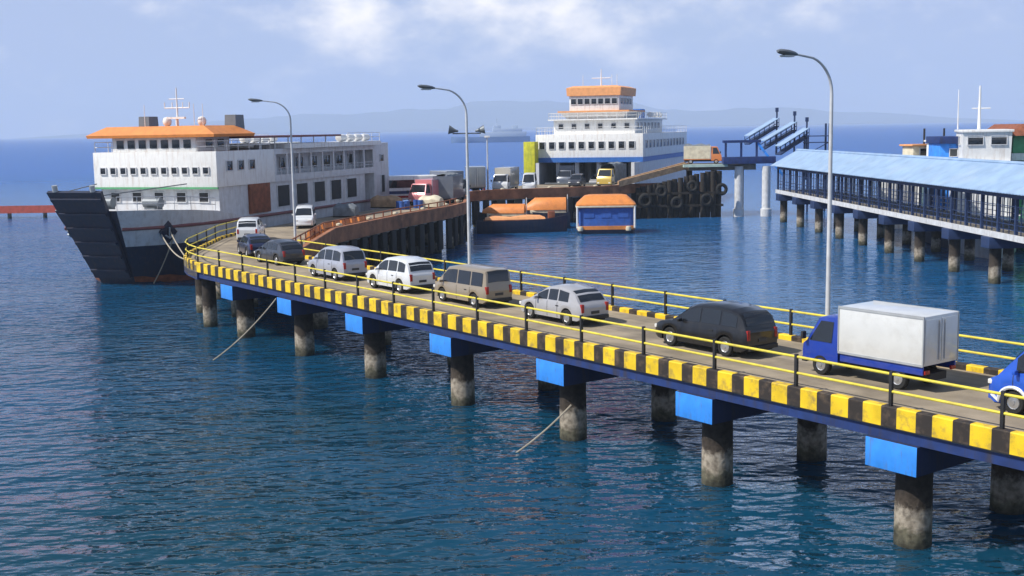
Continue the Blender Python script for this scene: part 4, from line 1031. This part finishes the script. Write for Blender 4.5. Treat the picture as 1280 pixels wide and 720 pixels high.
mb = MB(); mb.loft([[(x, y, 1.403 + zz * k) for y, zz in ((-.88, 0), (-.7, .35), (0, .5), (.7, .35), (.88, 0))] for x, k in ((-4.4, .5), (-3.6, 1), (-1.4, .6), (.6, 1.05), (2.2, .9), (2.8, .4))]); mb.build('cargo_cover', M['pale_orange'], t)
mb = MB(); mb.box(3.2, 4.0, -.5, .5, 1.16, 2.3, None, .06); mb.build('cabin', M['rust'], t)
t = thing('pontoon_boat', 'blue box-shaped boat with orange roof floating in the lagoon', 'boat', (11.3, 142.5, 0), R(-4), BG)
def rrect(x, y, z_, r=0.5):
    o = []
    for cx, cy, a0 in ((x - r, y - r, 0), (-x + r, y - r, 90), (-x + r, -y + r, 180), (x - r, -y + r, 270)):
        for k in range(4): a = R(a0 + k * 30); o.append((cx + r * math.cos(a), cy + r * math.sin(a), z_))
    return o
mb = MB(); mb.loft([rrect(3.1, 2.0, -0.6), rrect(3.3, 2.2, 0.25), rrect(3.3, 2.2, 0.3)]); mb.build('hull', M['navy_hull'], t)
mb = MB(); mb.loft([rrect(3.42, 2.3, 0.303), rrect(3.42, 2.3, 0.72)]); mb.build('rubbing_band', M['orange'], t)
mb = MB(); mb.loft([rrect(3.2, 2.1, 0.723), rrect(3.2, 2.1, 2.85)]); cb = mb.build('cabin', M['boat_blue'], t)
mb = MB(); mb.loft([rrect(3.5, 2.4, 2.853), rrect(3.5, 2.4, 3.25), rrect(2.5, 1.3, 4.2), rrect(2.0, .9, 4.3)]); mb.build('roof', M['orange'], t, angle=25)
mb = MB(); mb.loft([rrect(3.56, 2.46, 2.93), rrect(3.56, 2.46, 3.1)]); mb.build('roof_edge', M['cream'], t)
for x in (-2.0, 0, 2.0):
    mb = MB(); mb.box(x - .6, x + .6, -2.16, -2.11, 1.7, 2.4); mb.build('window', M['boat_blue'], cb)
for x in (-3.35, 3.35):
    mb = MB(); mb.cyl((x, -2.3, 0.5), (x, -2.3, 3.0), 0.13, 10); mb.build('post', M['white'], t)
for x in (-3.0, 2.6):
    mb = MB(); mb.lathe([(0.3, 0), (0.34, 0.25), (0.25, 0.5)], 12, Matrix.Translation((x, -2.5, 0.2))); mb.build('fender', M['cream'], t)

# ------------------------------------------------------------------ loading bridge with tyre fenders
lb = thing('loading_bridge', 'brown steel loading ramp on dark piles with tyres, right of the blue pontoon boat', 'bridge', (0, 0, 0))
mb = MB()
def beam(mb, a, b, wd, h):
    a = Vector(a); b = Vector(b); d = b - a; y = Vector((0, 0, 1)).cross(d).normalized() * wd / 2; z_ = Vector((0, 0, h))
    mb.loft([[a - y, a + y, a + y + z_, a - y + z_], [b - y, b + y, b + y + z_, b - y + z_]])
beam(mb, (14.5, 161.6, 4.2), (24.5, 165.2, 6.4), 0.4, 0.8); beam(mb, (15.2, 166.4, 4.2), (24.5, 168.6, 6.4), 0.4, 0.8); mb.build('girder', M['sand'], lb)
mb = MB(); a = [(14.7, 161.9, 4.5), (15.3, 166.2, 4.5), (15.3, 166.2, 4.7), (14.7, 161.9, 4.7)]; b = [(24.4, 165.5, 6.7), (24.4, 168.4, 6.7), (24.4, 168.4, 6.9), (24.4, 165.5, 6.9)]; mb.loft([a, b]); mb.build('ramp_deck', M['deck'], lb)
mb = MB(); mb.prism([(24.42, 164.6), (33.6, 164.6), (33.6, 172), (24.42, 172)], 6.1, 6.9); mb.build('platform', M['slab'], lb)
mb = MB(); mb.prism([(23.6, 163.7), (29.6, 163.7), (29.6, 164.58), (23.6, 164.58)], 6.6, 6.95); mb.build('fascia', mat('pale_green_fascia', (0.45, 0.58, 0.5), 0.6), lb)
for i in range(16):
    x = 17.3 + i * 0.74; y = 163.0 + i * 0.05 + (i % 2) * 0.28; zt = min(6.05, 3.7 + (x - 16) * .21)
    mb = MB(); mb.lathe([(0.36, -3), (0.37, zt)], 12, Matrix.Translation((x, y, 0)) @ Matrix.Rotation(R(random.uniform(-1.5, 1.5)), 4, 'Y')); mb.build('timber_pile', M['timber'], lb)
for x, y in ((25, 168), (28.5, 168.5), (32, 168.5), (31.8, 166)):
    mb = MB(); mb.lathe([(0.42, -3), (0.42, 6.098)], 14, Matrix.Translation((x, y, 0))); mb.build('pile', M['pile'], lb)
for z_ in (1.3, 3.0):
    mb = MB(); beam(mb, (17.0, 162.45, z_), (28.9, 163.05, z_), .22, .3); mb.build('waling', M['timber'], lb)
TG = 'tyres hung as fenders on the loading bridge'
tyre_mesh = None
TL = ['lowest', 'highest', 'middle']
for i, (x, y, z_, r) in enumerate(((18.2, 162.15, 2.3, 1.0), (20.4, 162.25, 3.5, 0.85), (22.5, 162.36, 1.9, 0.9), (24.6, 162.47, 4.1, 0.8), (26.5, 162.55, 2.2, 0.9), (28.6, 162.65, 3.6, 0.85))):
    pts = []
    mb = MB(); n = 22
    rings = [[(math.cos(2 * PI * k / n) * (r * .72 + r * .28 * math.cos(2 * PI * j / 10)), r * .3 * math.sin(2 * PI * j / 10), math.sin(2 * PI * k / n) * (r * .72 + r * .28 * math.cos(2 * PI * j / 10))) for j in range(10)] for k in range(n)]
    mb.loft(rings + [rings[0]], caps=False)
    bmesh.ops.remove_doubles(mb.bm, verts=mb.bm.verts[:], dist=1e-4)
    o = mb.build('tyre', M['rubber']); o.location = (x, y, z_); o.rotation_euler = (0, 0, R(random.uniform(-12, 12)))
    lab = ['large black tyre fender nearest the blue pontoon boat', 'smaller black tyre second from the pontoon boat, hung high', 'black tyre third from the pontoon boat, hung near the water',
           'small black tyre hung highest under the pale green fascia', 'low black tyre fender second from the white pillars', 'black tyre fender nearest the white pillars of the blue gantry'][i]
    tag(o, lab, 'tyre', TG)
# white pillars and blue portal of the movable bridge
gt = thing('bridge_gantry', 'blue steel gantry on two white pillars left of the roofed walkway', 'gantry', (0, 0, 0))
for x, y in ((31.2, 164.2), (34.8, 163.5)):
    mb = MB(); mb.lathe([(0.75, -3), (0.75, 0.8), (0.58, 0.85), (0.58, 6.6)], 18, Matrix.Translation((x, y, 0))); mb.build('pillar', M['walk_white'], gt)
mb = MB(); mb.box(28.9, 36.0, 163.1, 164.5, 6.96, 7.9, None, 0.04); mb.build('cross_beam', M['girder'], gt)
for x in (29.3, 31.4, 33.5):
    mb = MB(); mb.box(x - .13, x + .13, 163.55, 163.85, 7.9, 9.8); mb.build('upright', M['girder'], gt)
mb = MB(); mb.box(28.9, 34.0, 163.3, 164.1, 9.803, 10.15); mb.build('top_beam', M['girder'], gt)
mb = MB(); beam(mb, (33.6, 163.7, 9.5), (37.2, 163.2, 4.8), .5, .5); mb.build('brace', M['cap_blue'], gt)
truck('orange truck with a cream load parked on the loading bridge platform', (26.9, 168.2), R(-10), orangep, M['cream'], L_=5.2, W_=2.1, cabH=2.4, boxH=2.5, z=6.903, name='cargo_truck', openbed=True)

# gangways
GG = 'raised boarding gangways'
gl = ['blue boarding gangway highest and leftmost of the three raised ones', 'middle one of the three raised boarding gangways', 'lowest boarding gangway nearest the walkway roof']
for k, (a, b) in enumerate((((34.6, 176, 9.3), (39.3, 178, 11.8)), ((36.2, 173, 8.6), (41.2, 175, 11.2)), ((37.6, 169, 7.9), (42.0, 171, 10.3)))):
    t = thing('gangway', gl[k], 'gangway', a, 0, GG)
    d = Vector(b) - Vector(a)
    mb = MB(); beam(mb, (0, 0, 0), d, 1.3, 0.16); mb.build('walk_deck', M['walk_blue'], t)
    mb = MB(); beam(mb, (0, 0, 1.25), d + Vector((0, 0, 1.25)), 1.5, 0.1); mb.build('roof', M['roof_blue'], t)
    for s in (-1, 1):
        mb = MB(); yv = Vector((0, 0, 1)).cross(d).normalized() * s * .6
        for i in range(7):
            p = d * (i / 6) + yv; mb.tube([p + Vector((0, 0, .15)), p + Vector((0, 0, 1.25))], .05, 6)
        mb.tube([yv + Vector((0, 0, .7)), d + yv + Vector((0, 0, .7))], .05, 6); mb.build('side_rail', M['walk_blue'], t)
    mb = MB(); mb.cyl(d + Vector((0, -0.2, -4 - k)), d + Vector((0, -0.2, 2.2)), 0.13, 8); mb.box(d.x - .2, d.x + .2, d.y - .4, d.y, d.z + 2.2, d.z + 2.8); mb.build('post', M['walk_blue'], t)
t = thing('stair_tower', 'dark steel stair tower standing behind the walkway roof and tall lamp', 'stair tower', (43.5, 171, 0))
for x in (-1.5, 1.5):
    for y in (-1, 1):
        mb = MB(); mb.box(x - .12, x + .12, y - .12, y + .12, -2, 12.2 if x > 0 else 10.6); mb.build('leg', M['walk_blue'], t)
for z_ in (6.5, 8.0, 9.5, 10.4):
    mb = MB(); mb.box(-1.7, 1.7, -1.2, 1.2, z_, z_ + .12); mb.build('landing', M['walk_blue'], t)
for z_ in (6.5, 8.0):
    mb = MB(); beam(mb, (-1.4, -1.05, z_), (1.4, -1.05, z_ + 1.5), .1, .12); mb.build('brace', M['walk_blue'], t)

# ------------------------------------------------------------------ roofed walkway at right
JA = Vector((37.5, 70.0)); JB = Vector((34.4, 155.0)); JD = (JB - JA); JL = JD.length; JD = JD / JL; JANG = math.atan2(JD.y, JD.x)
jt = thing('jetty_walkway', 'covered walkway on piles with long pale blue roof at right', 'jetty', (JA.x, JA.y, 0), JANG)
JW = 5.4    # local -y is the far (right hand) side, near edge at y = 0
mb = MB(); mb.box(0, JL, -JW, 0, 3.45, 3.8); mb.build('deck_slab', M['slab'], jt)
for y0, y1 in ((0.003, 0.22), (-JW - .22, -JW - .003)):
    mb = MB(); mb.box(0, JL, y0, y1, 3.42, 3.86); mb.build('edge_beam', M['walk_white'], jt)
# roof: corrugated gable
for sgn in (0, 1):
    mb = MB(); n = int(JL / 0.5)
    yc = -JW / 2; ye = 0.75 if sgn == 0 else -JW - 0.75
    rows = []
    for i in range(n * 2 + 1):
        x = -0.6 + (JL + 1.2) * i / (n * 2); dz = 0.03 if i % 2 else 0.0
        rows.append([(x, ye, 6.95 + dz), (x, (ye + yc) / 2, 7.9 + dz), (x, yc, 8.85 + dz), (x, yc, 8.78 + dz), (x, (ye + yc) / 2, 7.83 + dz), (x, ye, 6.88 + dz)])
    mb.loft(rows); mb.build('roof_slope', M['roof_blue'], jt, angle=60)
mb = MB(); mb.tube([(-0.6, -JW / 2, 8.88), (JL + .6, -JW / 2, 8.88)], 0.16, 8); mb.build('ridge_cap', M['roof_blue'], jt)
for y in (-0.12, -JW + .12):
    mb = MB(); mb.box(-0.2, JL + .2, y - .1, y + .1, 6.5, 6.86); mb.build('eaves_beam', M['walk_blue'], jt)
po = MB(); po.box(-.11, .11, -.11, .11, 3.803, 6.498); post0 = po.build('post', M['walk_blue'], jt); fst = True
npost = int(JL / 2.9)
for i in range(npost + 1):
    for y in (-0.12, -JW + .12):
        o = post0 if fst else part_copy(post0, jt); fst = False; o.location = (i * JL / npost, y, 0)
for y in (-0.12, -JW + .12):
    mb = MB()
    for z_ in (4.15, 4.55, 4.95): mb.box(0, JL, y - .03, y + .03, z_ - .03, z_ + .03)
    for z_ in (5.9,): mb.box(0, JL, y - .025, y + .025, z_ - .025, z_ + .025)
    for i in range(int(JL / 0.97)): x = i * .97 + .3; mb.box(x - .018, x + .018, y - .04, y + .04, 3.803, 6.49)
    mb.build('lattice_rail', M['walk_blue'] if y > -1 else M['greywhite'], jt)
jc = MB(); jc.box(-.75, .75, -JW - .1, .5, 2.55, 3.416, None, .04); jcap = jc.build('pile_cap', M['walk_blue'], jt)
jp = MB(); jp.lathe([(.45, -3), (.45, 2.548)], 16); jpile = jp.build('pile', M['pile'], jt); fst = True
x = 6.0
while x < JL:
    o = jcap if fst else part_copy(jcap, jt); o.location = (x, 0, 0)
    o = jpile if fst else part_copy(jpile, jt); o.location = (x, -0.35, 0)
    o = part_copy(jpile, jt); o.location = (x, -JW + .5, 0)
    fst = False; x += 7.7

# ------------------------------------------------------------------ boats beyond the walkway
tb = thing('tugboat', 'white boat wheelhouse with two dark windows and mast above the blue walkway roof', 'boat', (46.3, 118, 0), R(-105))
mb = MB(); boat_hull(mb, 22, 7, 3.2, 1.2); mb.build('hull', M['greywhite'], tb)
mb = MB(); mb.box(-5, 3.5, -2.9, 2.9, 3.06, 8.2, None, .08); mb.build('deck_house', M['white'], tb)
mb = MB(); mb.loft([rect(-3.5, 2.8, 2.15, 8.203), rect(-3.6, 3.1, 2.2, 11.1)]); mb.build('wheelhouse', M['white'], tb)
mb = MB(); mb.box(-4, 3.3, -2.35, 2.35, 11.103, 11.35, None, .06); mb.build('roof', M['white'], tb)
for y in (-1.05, 1.05): pane_x(tb, 3.0, y, 10.35, 1.35, .8)
for s in (1, -1):
    for x in (-2.2, .4): pane_y(tb, x, s * 2.19, 10.3, 1.3, .75)
mb = MB(); mb.cyl((-0.5, -.4, 11.4), (-.5, -.4, 15.6), .16, 10, .09); mb.tube([(-.5, -1.1, 13.4), (-.5, .6, 13.4)], .06); mb.build('mast', M['white'], tb)
mb = MB(); mb.cyl((-2.2, -2.2, 11.4), (-2.2, -2.2, 15.3), .07, 8, .04); mb.build('antenna', M['white'], tb)
gb = thing('cargo_boat', 'green-sided cargo boat with rusty red roof at the right edge', 'boat', (52.6, 121, 0), R(-100))
mb = MB(); boat_hull(mb, 26, 7.5, 4.0, 1.2); mb.build('hull', M['green'], gb)
mb = MB(); mb.box(-8, 4, -3, 3, 3.86, 7.4, None, .06); mb.build('deck_house', M['green'], gb)
mb = MB(); mb.box(-8, 4.1, -3.05, 3.05, 8.3, 9.0, None, .05); mb.build('upper_wall', M['white'], gb)
mb = MB(); mb.box(-7.9, 3.9, -2.9, 2.9, 7.403, 8.297); mb.build('window_band', M['glass'], gb)
mb = MB(); mb.box(-7.9, 3.9, -2.9, 2.9, 9.003, 10.7, None, .05); mb.build('upper_house', M['green'], gb)
mb = MB(); mb.loft([rect(-9, 5, 3.6, 10.703), rect(-8, 4, 2.2, 11.8)]); mb.build('roof', M['rust'], gb)
bb = thing('blue_launch', 'bright blue boat cabin just left of the white wheelhouse', 'boat', (43.9, 121.5, 0), R(-95))
mb = MB(); boat_hull(mb, 10, 2.6, 2.6, .8); mb.build('hull', M['navy_hull'], bb)
mb = MB(); mb.box(-3, 1.5, -.95, .95, 2.46, 10.0, None, .05); mb.build('cabin', M['cap_blue'], bb)
mb = MB(); mb.box(-3.3, 1.9, -1.15, 1.15, 10.003, 10.7, None, .05); mb.build('roof', M['girder'], bb)
for z_ in (6.2, 7.6, 9.1): pane_x(bb, 1.503, .35, z_, .7, .7)
for i, (x, y, lab) in enumerate(((47.5, 142, 'small white fishing boat with black mast, left of the two beyond the roof'), (49.3, 139, 'small white cabin boat nearest the blue launch'))):
    t = thing('fishing_boat', lab, 'boat', (x, y, 0), R(200 + i * 25), 'small white boats beyond the walkway')
    mb = MB(); boat_hull(mb, 9, 3.0, 6.0 + .4 * i, .8); mb.build('hull', M['white'], t)
    mb = MB(); mb.box(-2.6, .8, -1.0, 1.0, 5.9 + .4 * i, 9.4 + .5 * i, None, .12); mb.build('cabin', M['cream' if i == 0 else 'white'], t)
    mb = MB(); mb.box(-3.0, 1.1, -1.2, 1.2, 9.403 + .5 * i, 9.6 + .5 * i, None, .03); mb.build('roof', M['white' if i else 'pale_orange'], t)
    for s in (1, -1): pane_y(t, -.9, s * 1.003, 8.7 + .5 * i, 1.6, .8)
    mb = MB(); mb.cyl((-1.5, 0, 9.6 + .5 * i), (-1.5, 0, 11.4), .12, 8); mb.build('mast', M['black'], t)

# ------------------------------------------------------------------ red jetty at far left, far ship
t = thing('jetty', 'low red-railed jetty at the far left behind the ferry bow', 'jetty', (0, 0, 0))
A = Vector((-108, 186)); Bq = Vector((-58, 184.5)); dn = (Bq - A).normalized(); nn = Vector((-dn.y, dn.x))
mb = MB(); mb.prism([A, Bq, Bq + nn * 3, A + nn * 3], 0.9, 1.3); mb.build('deck_slab', M['slab'], t)
mb = MB(); mb.prism([A - nn * .12, Bq - nn * .12, Bq - nn * .003, A - nn * .003], 0.6, 1.75); mb.build('side_board', mat('red_board', (0.5, 0.09, 0.06), .6, dirt=RUST), t)
for i in range(9):
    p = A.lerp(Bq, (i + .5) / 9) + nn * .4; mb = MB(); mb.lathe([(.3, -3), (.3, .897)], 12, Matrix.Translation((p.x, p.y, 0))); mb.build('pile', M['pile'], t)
s_ = thing('ship', 'distant pale blue-white ship on the horizon right of the middle lamp', 'ship', (-18, 1150, 0), R(182))
bwm = mat('pale_blue_ship_paint', (0.42, 0.5, 0.6), .5)
mb = MB(); boat_hull(mb, 75, 14, 5, 2); mb.build('hull', mat('pale_blue_hull_paint', (0.16, 0.26, 0.42), .5), s_)
mb = MB(); mb.box(-34, 10, -6, 6, 4.85, 9.5, None, .2); mb.build('deck_house', bwm, s_)
mb = MB(); mb.box(-30, -2, -5.5, 5.5, 9.503, 12.5, None, .2); mb.build('upper_house', bwm, s_)
mb = MB(); mb.box(-10, -3, -4, 4, 12.503, 15.5, None, .2); mb.build('wheelhouse', bwm, s_)
mb = MB(); mb.box(-26, -21, -2, 2, 12.503, 15.5, None, .2); mb.build('funnel', bwm, s_)
mb = MB(); mb.cyl((-6, 0, 15.5), (-6, 0, 22), .4, 8, .2); mb.build('mast', bwm, s_)

# ------------------------------------------------------------------ mooring ropes
def rope(label, a, b, sag, r=0.035):
    a = Vector(a); b = Vector(b); mb = MB(); pts = []
    for i in range(15):
        u = i / 14; p = a.lerp(b, u); p.z -= sag * 4 * u * (1 - u); pts.append(p)
    mb.tube(pts, r, 6); tag(mb.build('mooring_rope', M['rope']), label, 'rope', 'mooring ropes')
def wpt(px, py):
    d = F + Rv * ((px - 640) / FPX) + Uv * ((360 - py) / FPX); k = -CAMZ / d.z; return Vector((d.x * k, d.y * k, 0.0))
q = P(19.0, 0.7); e = wpt(640, 560); rope('rope slanting from a middle pier pile down into the water', (q.x, q.y, 1.3), (e.x, e.y, -.3), .12)
q = P(t_at(345, 0.0, 3.3), 0.0); e = wpt(266, 447); rope('long rope running from the pier near the bend into the water', (q.x, q.y, 3.0), (e.x, e.y, -.15), .25)
fm = Matrix.Translation((-31.4, 106.4, 0)) @ Matrix.Rotation(FANG, 4, 'Z')
p = fm @ Vector((5.2, 4.9, 4.2)); q = P(T1 - 1.0, 0.1); rope('rope from the left ferry bow to the bend of the pier', p, (q.x, q.y, 3.4), .5, .05)
p = fm @ Vector((6.0, 4.6, 4.0)); q = W_OUT[3]; rope('upper rope from the left ferry bow to the wharf corner', p, (q.x - .1, q.y, 3.6), .4, .05)
p = fm @ Vector((5.0, 5.0, 3.6)); e = wpt(192, 352); rope('rope dropping from the left ferry bow straight to the water', p, (e.x, e.y, -.15), .2, .05)
